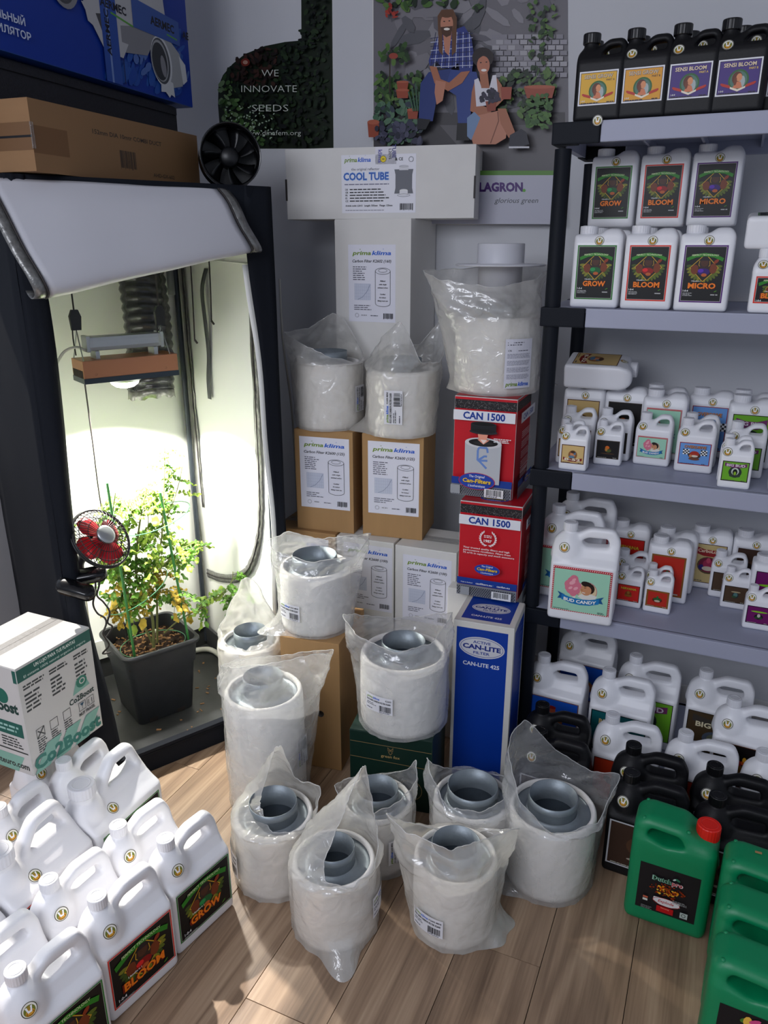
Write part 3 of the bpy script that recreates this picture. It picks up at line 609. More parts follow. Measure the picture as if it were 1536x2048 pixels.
def art_dutch(w, h, pink=False):
    p = Pr(); a, b = w / 2, h / 2; s = w / .135; p.rect(-a, -b, a, b, (.10, .09, .10)); u = .001 * s
    if pink:
        for k in range(40): p.ell(random.uniform(-20, 60) * u, random.uniform(10, 55) * u, random.uniform(5, 14) * u, random.uniform(4, 9) * u, random.choice([(.86, .30, .52), (.92, .50, .66), (.95, .75, .3), (.30, .48, .16)]), 9, random.random() * 3)
    else:
        for k in range(90):
            r = random.random(); t = random.uniform(0, 6.28); q = (r ** .7) * 30
            p.ell(q * 1.3 * cos(t) * u, (4 + q * .62 * sin(t)) * u, random.uniform(2, 6) * (1.2 - r) * u + .001, random.uniform(1.2, 3) * u, random.choice([(.95, .75, .25), (.93, .55, .10), (.75, .28, .05), (.45, .14, .04)] if r < .6 else [(.60, .20, .05), (.35, .12, .05)]), 7, random.random() * 3)
    yt = 30 * u if not pink else -4 * u
    p.text('Dutch', 6 * u, yt, 12.5 * u, (.62, .78, .70), 'r', .05); p.text('Dutch', 5.6 * u, yt + .4 * u, 11.8 * u, (.10, .34, .22), 'r', .02)
    p.text('pro', 7 * u, yt - 1 * u, 12.5 * u, (.86, .80, .80), 'l', .05); p.text('pro', 7.4 * u, yt - .6 * u, 11.8 * u, (.78, .20, .22), 'l', .015)
    p.ell(12 * u, yt + 17 * u, 5 * u, 2.4 * u, (.72, .8, .76), 10, .7); p.ell(19 * u, yt + 18 * u, 6 * u, 3 * u, (.20, .46, .34), 10, -.5)
    if not pink:
        p.poly([(-30 * u, -28 * u), (-28 * u, -18 * u), (0, -15 * u), (30 * u, -19 * u), (32 * u, -30 * u), (10 * u, -38 * u), (-14 * u, -37 * u)], (.90, .88, .88)); p.ring(1 * u, -27 * u, 31 * u, 12 * u, 1.2 * u, (.70, .12, .14))
        p.text('Explode', 0, -30 * u, 8 * u, (.74, .10, .16), 'c', .015, .28)
        p.rect(-19 * u, -58 * u, 19 * u, -41 * u, (.76, .08, .10)); p.text('Flowering', 0, -47 * u, 3.4 * u, (.93, .6, .5), 'c', .02)
        p.rect(-52 * u, -30 * u, -41 * u, -25 * u, (.8, .4, .3)); p.rect(-52 * u, -38 * u, -41 * u, -32 * u, (.86, .86, .82)); p.rect(34 * u, -56 * u, 51 * u, -40 * u, (.72, .76, .74)); p.ring(42 * u, -48 * u, 5 * u, 5 * u, 1.4 * u, (.15, .25, .2))
        p.greek(14 * u, -22 * u, 50 * u, -12 * u, 3, (.6, .6, .6)); p.greek(-54 * u, -62 * u, -26 * u, -52 * u, 3, (.5, .5, .5))
    return p
ART['dutch'] = lambda w, h: art_dutch(w, h); ART['dutch_pink'] = lambda w, h: art_dutch(w, h, True)
LABELS = {}
def label_mesh(kind, sc, key):
    k = (kind, sc, key)
    if k not in LABELS:
        K = KIND[kind]; w, h, z0 = K['lab'][0] * sc[0], K['lab'][1] * sc[2], K['lab'][2] * sc[2]
        if key in ('b52', 'candy', 'drive', 'dark', 'bud', 'nirvana', 'khan', 'carbo') and kind == 'bottle': h = h * .98
        if key == 'dutch_pink': z0 += .028
        d = max(q for _, q in K['d']) / 1000 * sc[1]
        p = ART[key](w, h)
        LABELS[k] = p.mesh('label', plane_map((0, -d, z0 + h / 2), (1, 0, 0), (0, -1, 0)), 'gloss')
    return LABELS[k]
def bottle(name, kind, key, loc, label, cat='bottle', rotz=0.0, group=None, sc=(1, 1, 1), black=False, rot=None, seal=True):
    me, capm, cl, sl = build_kind(kind, sc, black)
    t = thing(name, label, cat, loc, rotz, group, rot)
    part('body', me, t); part('cap', capm, t, cl)
    if key: part('label', label_mesh(kind, sc, key), t)
    if sl and seal: part('seal_sticker', sl, t)
    if kind == 'jerry':
        for x, y in ((-.074, -.034), (-.074, .034), (.026, -.036)):
            b = MB(); b.lathe([(.005, 0), (.0045, .003), (.002, .0045), (0, .005)], 12); b.part('stacking_dimple', M['jerry'], t, loc=(x, y, .288 if x < 0 else .284))
    return t
# ------------------------------------------------------------------ the room
YB = 2.66
def struct(name, b, mats):
    o = bpy.data.objects.new(name, b.mesh(name, mats)); link(o); o['kind'] = 'structure'; return o
fl = struct('floor', MB().box((-.5, .8, -.06), (4.2, 4.0, .10)), M['floor_gap'])
_pm = {}
for i in range(20):
    x = -2.42 + i * .192; y = -1.15 - (i * .47 % 1.28)
    while y < YB:
        y1 = min(y + 1.28, YB - .002); y0 = max(y, -1.15)
        if y1 - y0 > .05:
            k = round(y1 - y0, 3)
            if k not in _pm: _pm[k] = MB().box((0, 0, -.006), (.1905, k - .0016, .012), bev=.0008).mesh('plank', M['wood'])
            part('plank', _pm[k], fl, (x, (y0 + y1) / 2, 0))
        y += 1.28
struct('wall_back', MB().box((-.4, YB + .05, 1.37), (4.6, .1, 2.76)), M['wall'])
wl = MB(); XL = -2.5
wl.box((XL - .05, -.6, 1.37), (.1, 1.4, 2.76)); wl.box((XL - .05, 2.31, 1.37), (.1, .8, 2.76))
wl.box((XL - .05, 1.005, .4), (.1, 1.81, .8)); wl.box((XL - .05, 1.005, 2.605), (.1, 1.81, .29))
struct('wall_left', wl, M['wall'])
wf = MB()
for y in (.13, .72, 1.31, 1.88): wf.box((XL - .05, y, 1.62), (.06, .06, 1.64))
for z in (.83, 2.43): wf.box((XL - .05, 1.0, z), (.06, 1.8, .06))
struct('window_1', wf, M['window_frame'])
struct('ceiling', MB().box((-.4, .8, 2.79), (4.6, 4.0, .08)), M['wall'])
struct('baseboard_back', MB().box((-.4, YB - .008, .035), (4.4, .014, .07)), M['carton_white'])

# ------------------------------------------------------------------ shelving unit along the back wall
SX0, SX1, SY0, SY1 = -.476, .47, 2.10, 2.56
sh = thing('shelving_unit', 'grey white plastic shelving unit with round black posts against the back wall', 'shelf', (0, 0, 0))
LV = (1.858, 1.416, .970, .535, .05)
for z in LV:
    bd = MB()
    bd.box(((SX0 + SX1) / 2, (SY0 + SY1) / 2 + .006, z - .006), (SX1 - SX0 - .02, SY1 - SY0 - .012, .012))
    bd.box(((SX0 + SX1) / 2, SY0 + .009, z - .024), (SX1 - SX0 - .235, .018, .048), bev=.003)
    bd.box(((SX0 + SX1) / 2, SY1 - .009, z - .024), (SX1 - SX0 - .235, .018, .048), bev=.003)
    for x in (SX0 + .009, SX1 - .009): bd.box((x, (SY0 + SY1) / 2, z - .024), (.018, SY1 - SY0 - .2, .046))
    for k in range(5): bd.box((SX0 + .2 + k * .14, (SY0 + SY1) / 2, z - .02), (.006, SY1 - SY0 - .03, .024))
    so = bd.part('shelf_board', M['shelf'], sh)
    for x in (SX0, SX1):
        for y in (SY0, SY1):
            c = MB(); sx = 1 if x == SX0 else -1; sy = 1 if y == SY0 else -1
            c.box((x + sx * .057, y + sy * .006, z - .0245), (.116, .016, .050), bev=.004)
            c.box((x + sx * .006, y + sy * .057, z - .0245), (.016, .116, .050), bev=.004)
            c.box((x + sx * .03, y + sy * .03, z - .033), (.055, .055, .03), bev=.004)
            c.part('corner_bracket', M['shelf_black'], so)
for x in (SX0 + .024, SX1 - .024):
    for y in (SY0 + .026, SY1 - .026):
        b = MB(); b.lathe([(.021, 0), (.021, 1.80)], 20, 0, (x, y, 0)); b.part('post', M['shelf_black'], sh)
pst = seal_mesh(plane_map((0, 0, 0), (1, 0, 0), (0, -1, 0)), False)
tag(part('round_sticker', pst, None, (SX0 + .108, SY0 - .0045, 1.857)), 'loose round gold and white sticker stuck on the top shelf corner', 'sticker')

def lying(up):
    u = radians(up); y = Vector((0, cos(u), -sin(u))); z = Vector((1, 0, 0)); x = y.cross(z)
    return tuple(Matrix((x, y, z)).transposed().to_euler())
F = lambda y, d=.0375: y + d        # a bottle's centre from its front
A = bottle
# top shelf: four black bottles in front, five behind
for x, k, l in ((-.376, 'sg_a', 'black bottle with yellow portrait label and no front seal, leftmost on top shelf'), (-.272, 'sg_b', 'black bottle with orange yellow portrait label below a round seal on top shelf'), (-.168, 'sb_a', 'black bottle with purple portrait label, third from the post on top shelf'), (-.064, 'sb_b', 'black bottle with purple portrait label, fourth from the post on top shelf')):
    A('nutrient_bottle', 'black', k, (x, 2.155, 1.858), l, rotz=radians(-2), group='black bottles on the top shelf', black=True, seal=(k != 'sg_a'))
A('nutrient_bottle', 'black', 'sb_b', (.042, 2.20, 1.858), 'black bottle with purple label cut off by the right picture edge on top shelf', group='black bottles on the top shelf', black=True)
for i, (x, k) in enumerate(((-.400, 'sg_a'), (-.284, 'sg_b'), (-.166, 'sb_a'), (-.046, 'sb_b'))):
    A('nutrient_bottle', 'bottle', k, (x, 2.32, 1.858), 'plain shouldered black bottle in back row of top shelf behind ' + ('the leftmost yellow label', 'the second yellow label', 'the first purple label', 'the second purple label')[i], group='black bottles on the top shelf', black=True, sc=(.93, .95, 1.06))
# second shelf: grow, bloom, micro in front, a row behind, and three stacked on it
TRI = ('grow', 'bloom', 'micro'); FRM = ('green', 'red', 'purple')
for i, k in enumerate(TRI):
    A('nutrient_bottle', 'bottle', k, (-.347 + i * .131, 2.165 - i * .008, 1.416), 'white bottle with %s framed black label in the lower front row on second shelf' % FRM[i], rotz=radians(-1.5), group='white bottles on the second shelf')
    A('nutrient_bottle', 'bottle', k, (-.352 + i * .131, 2.385, 1.416), 'white bottle mostly hidden behind the %s framed lower front one on second shelf' % FRM[i], group='white bottles on the second shelf')
    A('nutrient_bottle', 'bottle', k, (-.356 + i * .131, 2.385, 1.620), 'white bottle with %s framed black label stacked in the upper row on second shelf' % FRM[i], rotz=radians(-2), group='white bottles on the second shelf')
A('nutrient_bottle', 'half', 'bloom', (.078, 2.14, 1.416), 'small white bottle with red framed label at right end of second shelf', group='white bottles on the second shelf', sc=(1.1, 1, 1))
A('nutrient_bottle', 'bottle', 'grow', (-.005, 2.185, 1.6055), 'white bottle lying on its side atop the small red framed one on second shelf', rot=lying(84), group='white bottles on the second shelf')
A('nutrient_bottle', 'half', 'grow', (.075, 2.225, 1.416), 'white half litre bottle hidden behind the small red framed one on second shelf', group='white bottles on the second shelf')
# third shelf
G3 = 'white bottles on the third shelf'; Z = .970; q = (.78, .80, .86)
for x, y, kd, k, l, s in (
    (-.392, 2.425, 'bottle', 'b52', 'white litre bottle with tan label at left end of third shelf back row', (1, 1, 1)),
    (-.268, 2.435, 'bottle', 'dark', 'white litre bottle with black label, second in third shelf back row', (1, 1, 1)),
    (-.152, 2.385, 'bottle', 'candy', 'white litre bottle with candy striped pink and mint label on third shelf', (1, 1, 1)),
    (-.160, 2.475, 'bottle', 'candy', 'white litre bottle peeking out behind the candy striped one on third shelf', (1, 1, 1)),
    (-.030, 2.47, 'bottle', 'drive', 'white litre bottle with blue label and red edge on third shelf', (1, 1, 1)),
    (.080, 2.39, 'bottle', 'bud', 'white litre bottle with green label near right end of third shelf', (1, 1, 1)),
    (.082, 2.48, 'bottle', 'bud', 'white litre bottle peeking out behind the green labelled one on third shelf', (1, 1, 1)),
    (-.385, 2.305, 'half', 'b52', 'white half litre bottle with tan label behind the small tan labelled one', (1, 1, 1)),
    (-.281, 2.315, 'half', 'dark', 'white half litre bottle behind the small black labelled one on third shelf', (1, 1, 1)),
    (-.168, 2.297, 'half', 'candy', 'white half litre bottle with pink and mint candy label on third shelf', (1, 1, 1)),
    (-.054, 2.268, 'half', 'drive', 'white half litre bottle with blue checkered flag label, front of third shelf', (1, 1, 1)),
    (-.048, 2.345, 'half', 'drive', 'white half litre bottle close behind the checkered flag one on third shelf', (1, 1, 1)),
    (.072, 2.275, 'half', 'bud', 'white half litre bottle behind the small green labelled one on third shelf', (1, 1, 1)),
    (-.366, 2.150, 'half', 'b52', 'small white bottle with tan ribboned label at front left of third shelf', q),
    (-.388, 2.215, 'half', 'b52', 'small white bottle peeking out behind the front left tan labelled one', q),
    (-.285, 2.245, 'half', 'dark', 'small white bottle with black picture label at front of third shelf', q),
    (.052, 2.146, 'half', 'bud', 'small white bottle with green label at front right of third shelf', q),
    (.050, 2.202, 'half', 'bud', 'small white bottle wedged behind the front green labelled one', q)):
    A('nutrient_bottle', kd, k, (x, y, Z), l, rotz=radians(random.uniform(-3, 2)), group=G3, sc=s)
A('nutrient_bottle', 'bottle', 'multi', (.197, 2.165, Z), 'tall white bottle with dark teal label cut off at right end of third shelf', group=G3, sc=(1, 1, 1.0))
A('nutrient_bottle', 'bottle', 'b52', (-.452, 2.41, 1.2105), 'white bottle lying on its side atop the back row of third shelf', rot=lying(78), group=G3)
# fourth shelf
G4 = 'white bottles on the fourth shelf'; Z = .535
for x, y, l in ((-.303, 2.118, 'large white jug with pink candy floss on mint label, front of fourth shelf'), (-.366, 2.255, 'large white jug in the middle of the three big jugs on fourth shelf'), (-.352, 2.40, 'rearmost large white jug at left end of fourth shelf')):
    A('nutrient_jug', 'jug', 'candy', (x, y, Z), l, 'jug', rotz=radians(3 if y < 2.2 else -2), group='large white jugs on the fourth shelf')
for x, y, kd, k, l, s in (
    (-.215, 2.445, 'bottle', 'nirvana', 'white litre bottle with red label in back row right of big jugs', (1, 1, 1)),
    (-.086, 2.345, 'bottle', 'khan', 'white litre bottle with red and gold label in middle of fourth shelf', (1, 1, 1)),
    (-.074, 2.43, 'bottle', 'khan', 'white litre bottle behind the red and gold one on fourth shelf', (1, 1, 1)),
    (.024, 2.495, 'bottle', 'carbo', 'white litre bottle with cream and crimson round picture label on fourth shelf', (1, 1, 1)),
    (.150, 2.505, 'bottle', 'coffee', 'white litre bottle with dark brown label, back right of fourth shelf', (1, 1, 1)),
    (-.190, 2.325, 'half', 'nirvana', 'white half litre bottle behind the small plain red labelled one on fourth shelf', (1, 1, 1)),
    (.085, 2.435, 'half', 'brown', 'white half litre bottle behind the small brown labelled one on fourth shelf', (1, 1, 1)),
    (-.184, 2.248, 'half', 'nirvana', 'small white bottle with bright red label right beside the candy floss jug', q),
    (-.100, 2.240, 'half', 'khan', 'small white bottle with green bud on red label, front of fourth shelf', q),
    (-.106, 2.292, 'half', 'khan', 'small white bottle tucked behind the front green bud one', q),
    (.110, 2.365, 'half', 'brown', 'small white bottle with brown label on fourth shelf', q),
    (.172, 2.245, 'half', 'purple', 'small white bottle with purple label cut off at right end of fourth shelf', q),
    (.205, 2.36, 'bottle', 'purple', 'white litre bottle with purple and green label at right end of fourth shelf', (1, 1, .9))):
    A('nutrient_bottle', kd, k, (x, y, Z), l, rotz=radians(random.uniform(-3, 2)), group=G4, sc=s)
# bottom shelf and floor in front of it
GB = 'white jugs on the bottom shelf'; Z = .05
for x, y, k, l in ((-.364, 2.190, 'muscle', 'white jug with blue muscleman label beside the blue carton'), (-.160, 2.180, 'rhino', 'white jug with teal label and tan lettering on the bottom shelf'), (-.095, 2.306, 'bud', 'white jug with green label behind the teal labelled jug'),
                   (.114, 2.30, 'bigbud', 'white jug with brown label and pale ribbon on bottom shelf'), (.195, 2.165, 'flower', 'white jug with black flower label at right end of bottom shelf'), (-.31, 2.44, 'muscle', 'white jug in deep shade at the back left of bottom shelf')):
    A('nutrient_jug', 'jug', k, (x, y, Z), l, 'jug', rotz=radians(-3), group=GB)
GW = 'white jugs on the floor before the shelf'
for x, y, k, l in ((-.121, 2.018, 'ember', 'white jug with red label standing in front of the teal labelled jug'), (.079, 2.012, 'ember', 'white jug standing on the floor between two pairs of black jugs'), (.277, 2.005, 'ember', 'white jug on the floor cut off at the right picture edge')):
    A('nutrient_jug', 'jug', k, (x, y, 0), l, 'jug', rotz=radians(-2), group=GW)
GK = 'black jugs on the floor'
for x, y, l in ((-.046, 1.893, 'black jug with round seal, rear of the pair behind the red capped can'), (-.036, 1.770, 'black jug with grey label edge directly behind the red capped can'), (.160, 1.888, 'black jug in the rear of the right hand black pair'), (.170, 1.765, 'black jug in front of the right hand black pair, behind green cans'),
                (-.318, 1.985, 'black jug with round seal between the blue carton and white jugs'), (-.295, 1.855, 'black jug half hidden behind the large clear bag')):
    A('nutrient_jug', 'jug', 'coffee', (x, y, 0), l, 'jug', rotz=radians(-3), group=GK, black=True, sc=(1.03, 1, 1))
GG = 'green jerrycans'
A('jerrycan', 'jerry', 'dutch', (.036, 1.640, 0), 'green jerrycan with fiery black label and red cap', 'jerrycan', rotz=radians(-2), group=GG)
for x, y, l in ((.232, 1.574, 'rearmost green jerrycan of the right hand row'), (.225, 1.437, 'middle green jerrycan of the right hand row'), (.217, 1.297, 'front green jerrycan of the right hand row with pink flower label')):
    A('jerrycan', 'jerry', 'dutch_pink', (x, y, 0), l, 'jerrycan', rotz=radians(-3), group=GG)
b = MB(); b.box((0, 0, .0006), (.014, .006, .001)); tag(b.part('paper_scrap', M['kraft'], None, loc=(.205, 1.585, .2965)), 'tiny tan paper scrap on the rearmost green jerrycan', 'scrap')
# jugs on the floor at left
GL = 'white jugs on the floor at left'
for x, y, r, kd, k, l in (
    (-1.028, 1.143, 80, 'jug', 'grow', 'white jug with green framed fruit label nearest the bagged filters'),
    (-1.050, .952, 79, 'jug', 'bloom', 'white jug with red framed fruit label in the front row'),
    (-1.158, 1.133, 80, 'jug', 'grow', 'white jug directly behind the green framed front jug'),
    (-1.178, .944, 80, 'jug', 'bloom', 'white jug directly behind the red framed front jug'),
    (-1.064, .756, 79, 'jug', 'grow', 'white jug with green ribbon label at the bottom picture edge'),
    (-1.190, .750, 79, 'jug', 'micro', 'white jug behind the one at the bottom picture edge, only handle showing'),
    (-1.318, 1.205, 89, 'bigjug', 'grow', 'tall white jug with big cap and green framed label before the carton'),
    (-1.322, .962, 90, 'bigjug', 'bloom', 'tall white jug with big cap and red framed label'),
    (-1.325, .715, 90, 'bigjug', 'micro', 'tall white jug with purple framed label at the left picture edge'),
    (-1.468, 1.262, 90, 'jug', 'grow', 'white jug under the front of the green and white carton'),
    (-1.475, 1.062, 90, 'jug', 'bloom', 'white jug at the left edge below the green and white carton'),
    (-1.592, 1.262, 90, 'jug', 'grow', 'white jug hidden under the back of the green and white carton')):
    A('nutrient_jug', kd, k, (x, y, 0), l, 'jug', rotz=radians(r), group=GL)
# ------------------------------------------------------------------ cartons
def carton(name, label, loc, rotz, w, d, h, m, prints=(), flaps=True, group=None, cat='box', tape=True, bev=.002):
    """origin at the front left bottom corner; front along local x, depth along local y"""
    t = thing(name, label, cat, loc, rotz, group)
    MB().box((w / 2, d / 2, h / 2), (w, d, h - (.0024 if flaps else 0)), bev=bev).part('carton_body', m, t)
    if flaps:
        for y0, y1 in ((.001, d / 2 - .0012), (d / 2 + .0012, d - .001)):
            MB().box((w / 2, (y0 + y1) / 2, h - .0004), (w - .002, y1 - y0, .0024), bev=.0007).part('top_flap', m, t)
        if tape: MB().box((w / 2, d / 2, h + .0011), (w, .045, .0006)).part('tape_strip', M['tape'], t)
    for nm, pr, mp, mt in prints: part(nm, pr.mesh(nm, mp, mt), t)
    return t
def front(w, h, cx=None, cz=None): return plane_map((w / 2 if cx is None else cx, 0, h / 2 if cz is None else cz), (1, 0, 0), (0, -1, 0))
def side(w, d, h, cy=None, cz=None): return plane_map((w, d / 2 if cy is None else cy, h / 2 if cz is None else cz), (0, 1, 0), (1, 0, 0))
def top(w, d, h): return plane_map((w / 2, d / 2, h + .0012), (1, 0, 0), (0, 0, 1))
PG, PB = (.46, .58, .18), (.20, .40, .80)
def prima_logo(p, x, y, h, w, sheen=0):
    p.text('prima', x, y, h, PG, 'l', .03, .2, w * .485); p.text('klima', x + w * .505, y, h, PB, 'l', .03, .2, w * .495)
    for k in (-1, 1): p.ell(x + w * .205 + k * w * .008, y + h * 1.35, w * .012, w * .006, PG, 6, k * .8)
    p.ring(x + w * .80, y + h * 1.42, w * .012, w * .012, w * .004, PB, 10)
def art_prima(w, h, model):
    p = Pr(); a, b = w / 2, h / 2; p.rect(-a, -b, a, b, (.90, .90, .94))
    prima_logo(p, -a * .82, b * .74, h * .052, w * .82)
    p.text('Carbon Filter ' + model, 0, b * .55, h * .036, INK, 'c', .02, .2, w * .82)
    p.greek(-a * .8, b * .08, -a * .2, b * .46, 7, (.35, .35, .4), .4, .4)
    p.rect(-a * .74, -b * .42, -a * .05, -b * .0, (.80, .82, .88))
    for i in range(9): p.line([(-a * .74 + a * .69 * i / 8, -b * .42), (-a * .74 + a * .69 * i / 8, 0)], w * .003, (.7, .72, .8))
    for i in range(6): p.line([(-a * .74, -b * .42 + b * .42 * i / 5), (-a * .05, -b * .42 + b * .42 * i / 5)], w * .003, (.7, .72, .8))
    p.line([(-a * .6, -b * .41), (-a * .4, -b * .35), (-a * .2, -b * .2), (-a * .07, -b * .02)], w * .006, (.45, .5, .62))
    cx, r = a * .47, a * .32
    p.ring(cx, b * .33, r, b * .085, w * .007, INK, 28); p.ring(cx, b * .345, r * .58, b * .05, w * .006, INK, 24)
    p.line([(cx - r + w * .003, b * .33), (cx - r + w * .003, -b * .5)], w * .007, INK); p.line([(cx + r - w * .003, b * .33), (cx + r - w * .003, -b * .5)], w * .007, INK)
    p.line([(cx + (r - w * .003) * cos(pi + pi * k / 14), -b * .5 + b * .085 * sin(pi + pi * k / 14)) for k in range(15)], w * .007, INK)
    for k, tx in enumerate(('Filled', 'with virgin', 'activated carbon')): p.text(tx, cx, b * (.06 - .085 * k), h * .017, INK, 'c', .02, .2, r * (.7, 1.0, 1.35)[k])
    for k, tx in enumerate(('Certified', 'for indoor', 'fitting room use')): p.text(tx, cx, b * (-.28 - .085 * k), h * .017, INK, 'c', .02, .2, r * (.7, .9, 1.35)[k])
    p.greek(-a * .76, -b * .70, a * .05, -b * .54, 3, (.45, .45, .5), .4, .5)
    p.ring(-a * .64, -b * .83, a * .08, a * .08, w * .006, (.55, .55, .58)); p.greek(-a * .45, -b * .85, -a * .2, -b * .8, 1, (.6, .6, .62)); p.greek(-a * .05, -b * .85, a * .35, -b * .81, 1, (.35, .35, .4))
    p.bars(a * .5, -b * .9, a * .9, -b * .76, (.15, .15, .18), 16)
    return p
def prima_print(w, h, lw, lh, model, cx=None, cz=None): return ('label', art_prima(lw, lh, model), front(w, h, cx, cz), 'paper')
carton('filter_carton', 'kraft carton with white data label, left of the upper pair', (-1.283, 2.150, .65), radians(7), .205, .195, .35, M['kraft'], [prima_print(.205, .35, .175, .245, 'K2600 (125)', .105, .205)], group='kraft filter cartons')
carton('filter_carton', 'kraft carton with white data label, right of the upper pair', (-1.050, 2.183, .65), radians(8), .205, .178, .35, M['kraft'], [prima_print(.205, .35, .172, .245, 'K2600 (125)', .106, .205)], group='kraft filter cartons')
carton('filter_carton', 'tall kraft carton below the left upper kraft carton, beside the tent', (-1.365, 2.128, 0), radians(4), .232, .20, .65, M['kraft'], [prima_print(.232, .65, .17, .235, 'K2600 (100)', .12, .51)], group='kraft filter cartons')
carton('filter_carton', 'white carton with data label in the middle of the lower row', (-1.127, 2.140, 0), radians(3), .205, .20, .65, M['carton_white'], [prima_print(.205, .65, .175, .235, 'K2600 (100)', .112, .515)], group='white filter cartons')
carton('filter_carton', 'white carton with data label at the right of the lower row', (-.914, 2.143, 0), radians(2.5), .208, .19, .65, M['carton_white'], [prima_print(.208, .65, .165, .235, 'K2600 (100)', .11, .505)], group='white filter cartons')
carton('filter_carton', 'tall white carton with data label holding up the long white box', (-1.243, 2.392, 0), radians(2), .268, .25, 1.652, M['carton_white'], [prima_print(.268, 1.652, .168, .245, 'K2602 (160)', .132, 1.452)], group='white filter cartons')
carton('filter_carton', 'plain white carton hidden behind the blue carton', (-.715, 2.10, 0), radians(3), .20, .21, .553, M['carton_white'], group='white filter cartons')
big = carton('kraft_carton', 'tall plain kraft carton under a bagged filter with galvanised collar', (-1.135, 1.771, 0), radians(8), .19, .25, .45, M['kraft'])
b = MB(); b.lathe([(.0001, 0), (.011, 0), (.011, .001)], 14, 0, axis='y'); b.part('hand_hole', M['cord'], big, loc=(.125, -.0003, .20))

def art_cool(w, h):
    p = Pr(); a, b = w / 2, h / 2; p.rect(-a, -b, a, b, (.91, .91, .94))
    prima_logo(p, -a * .92, b * .76, h * .075, w * .36)
    p.text('the original reflector', -a * .35, b * .47, h * .045, (.3, .3, .34), 'c', .005, 0, w * .38)
    p.text('COOL TUBE', -a * .33, b * .14, h * .135, (.70, .80, .93), 'c', .06, 0, w * .62); p.text('COOL TUBE', -a * .335, b * .148, h * .125, (.13, .36, .72), 'c', .03, 0, w * .61)
    p.greek(-a * .92, -b * .04, a * .3, b * .03, 1, (.4, .4, .5), .45, .02)
    for k, t in enumerate(('DE', 'GB', 'FR', 'ES', 'CZ')): p.text(t, -a * .9, -b * (.21 + .1 * k), h * .03, INK, 'l', .02); p.greek(-a * .78, -b * (.22 + .1 * k), a * .3, -b * (.14 + .1 * k), 1, INK, .45, .3)
    p.text('Article code: L2015   Length: 505mm   Flange: 125mm', -a * .9, -b * .77, h * .03, INK, 'l', .02, 0, w * .64); p.greek(-a * .9, -b * .93, a * .4, -b * .88, 1, (.5, .5, .55), .4)
    p.text('CE', a * .6, b * .78, h * .05, INK, 'c', .01); p.text('&', a * .48, b * .78, h * .05, INK, 'c', .03); p.ring(a * .87, b * .81, h * .045, h * .045, h * .006, INK)
    g = (.42, .43, .46); p.poly([(a * .43, b * .48), (a * .93, b * .48), (a * .9, b * .3), (a * .9, -b * .15), (a * .93, -b * .34), (a * .43, -b * .34), (a * .46, -b * .15), (a * .46, b * .3)], g)
    p.rect(a * .56, b * .45, a * .8, b * .58, (.85, .85, .87)); p.ring(a * .68, b * .58, a * .12, b * .03, w * .003, INK); p.ell(a * .68, -b * .24, a * .11, b * .05, (.9, .9, .9)); p.rect(a * .57, -b * .4, a * .79, -b * .26, (.88, .88, .9)); p.ring(a * .68, -b * .4, a * .17, b * .05, w * .003, INK)
    p.bars(a * .58, -b * .9, a * .93, -b * .68, (.1, .1, .12), 20)
    return p
ct = carton('lamp_carton', 'long white carton with blue lettered label lying across the tall white carton', (-1.400, 2.358, 1.653), radians(11), .618, .185, .212, M['carton_white'], [('label', art_cool(.243, .172), front(.64, .212, .310, .104), 'paper')], flaps=False)
for x in (.0005, .6175): MB().box((x, -.0006, .09), (.006, .003, .065)).part('carton_slot', M['cord'], ct)
pp = Pr(); pp.rect(-.034, -.025, .034, .025, (.88, .87, .90)); pp.text('TUBE', .021, .012, .012, (.22, .22, .48), 'c', .03, 0, None, -pi / 2); pp.text('L2015', .010, .004, .009, INK, 'c', .02, 0, None, -pi / 2); pp.text('klima', -.024, -.002, .013, (.3, .3, .62), 'c', .02, 0, None, -pi / 2); pp.ell(-.008, -.010, .010, .010, (.92, .82, .1)); pp.ring(-.008, -.010, .0098, .0098, .0012, INK); pp.line([(-.012, -.010), (-.004, -.010)], .002, INK)
part('seal_label', pp.mesh('seal_label', front(.64, .212, .334, .186), 'paper'), ct)

def speck(p, x0, y0, x1, y1, base, n, c, r):
    p.rect(x0, y0, x1, y1, base)
    for _ in range(n): p.ell(random.uniform(x0 + r, x1 - r), random.uniform(y0 + r, y1 - r), r * random.uniform(.5, 1), r * random.uniform(.3, .7), c, 5, random.random() * 3)
def holes(p, x0, y0, x1, y1, pitch=.0068):
    p.rect(x0, y0, x1, y1, (.52, .53, .56)); j = 0; y = y0 + pitch * .5
    while y < y1 - .001:
        x = x0 + pitch * (.5 if j % 2 else 1)
        while x < x1 - .002: p.ell(x, y, .0019, .0019, (.08, .08, .1), 7); x += pitch
        y += pitch * .8; j += 1
RED, BLU = (.78, .09, .15), (.10, .24, .58)
def can_logo(p, x, y, s):
    p.ell(x, y, .056 * s, .026 * s, RED, 30); p.ell(x, y, .054 * s, .0245 * s, (.13, .27, .66), 30)
    p.text('The Original', x, y + .0115 * s, .0075 * s, WHITE, 'c', .01, .15, .048 * s); p.text('Can-Filters', x + .0008 * s, y - .0058 * s, .0125 * s, (.2, .05, .05), 'c', .05, .1, .088 * s); p.text('Can-Filters', x, y - .005 * s, .0122 * s, (.96, .80, .28), 'c', .03, .1, .086 * s); p.text("L'authentique", x, y - .0175 * s, .0072 * s, WHITE, 'c', .01, .15, .052 * s)
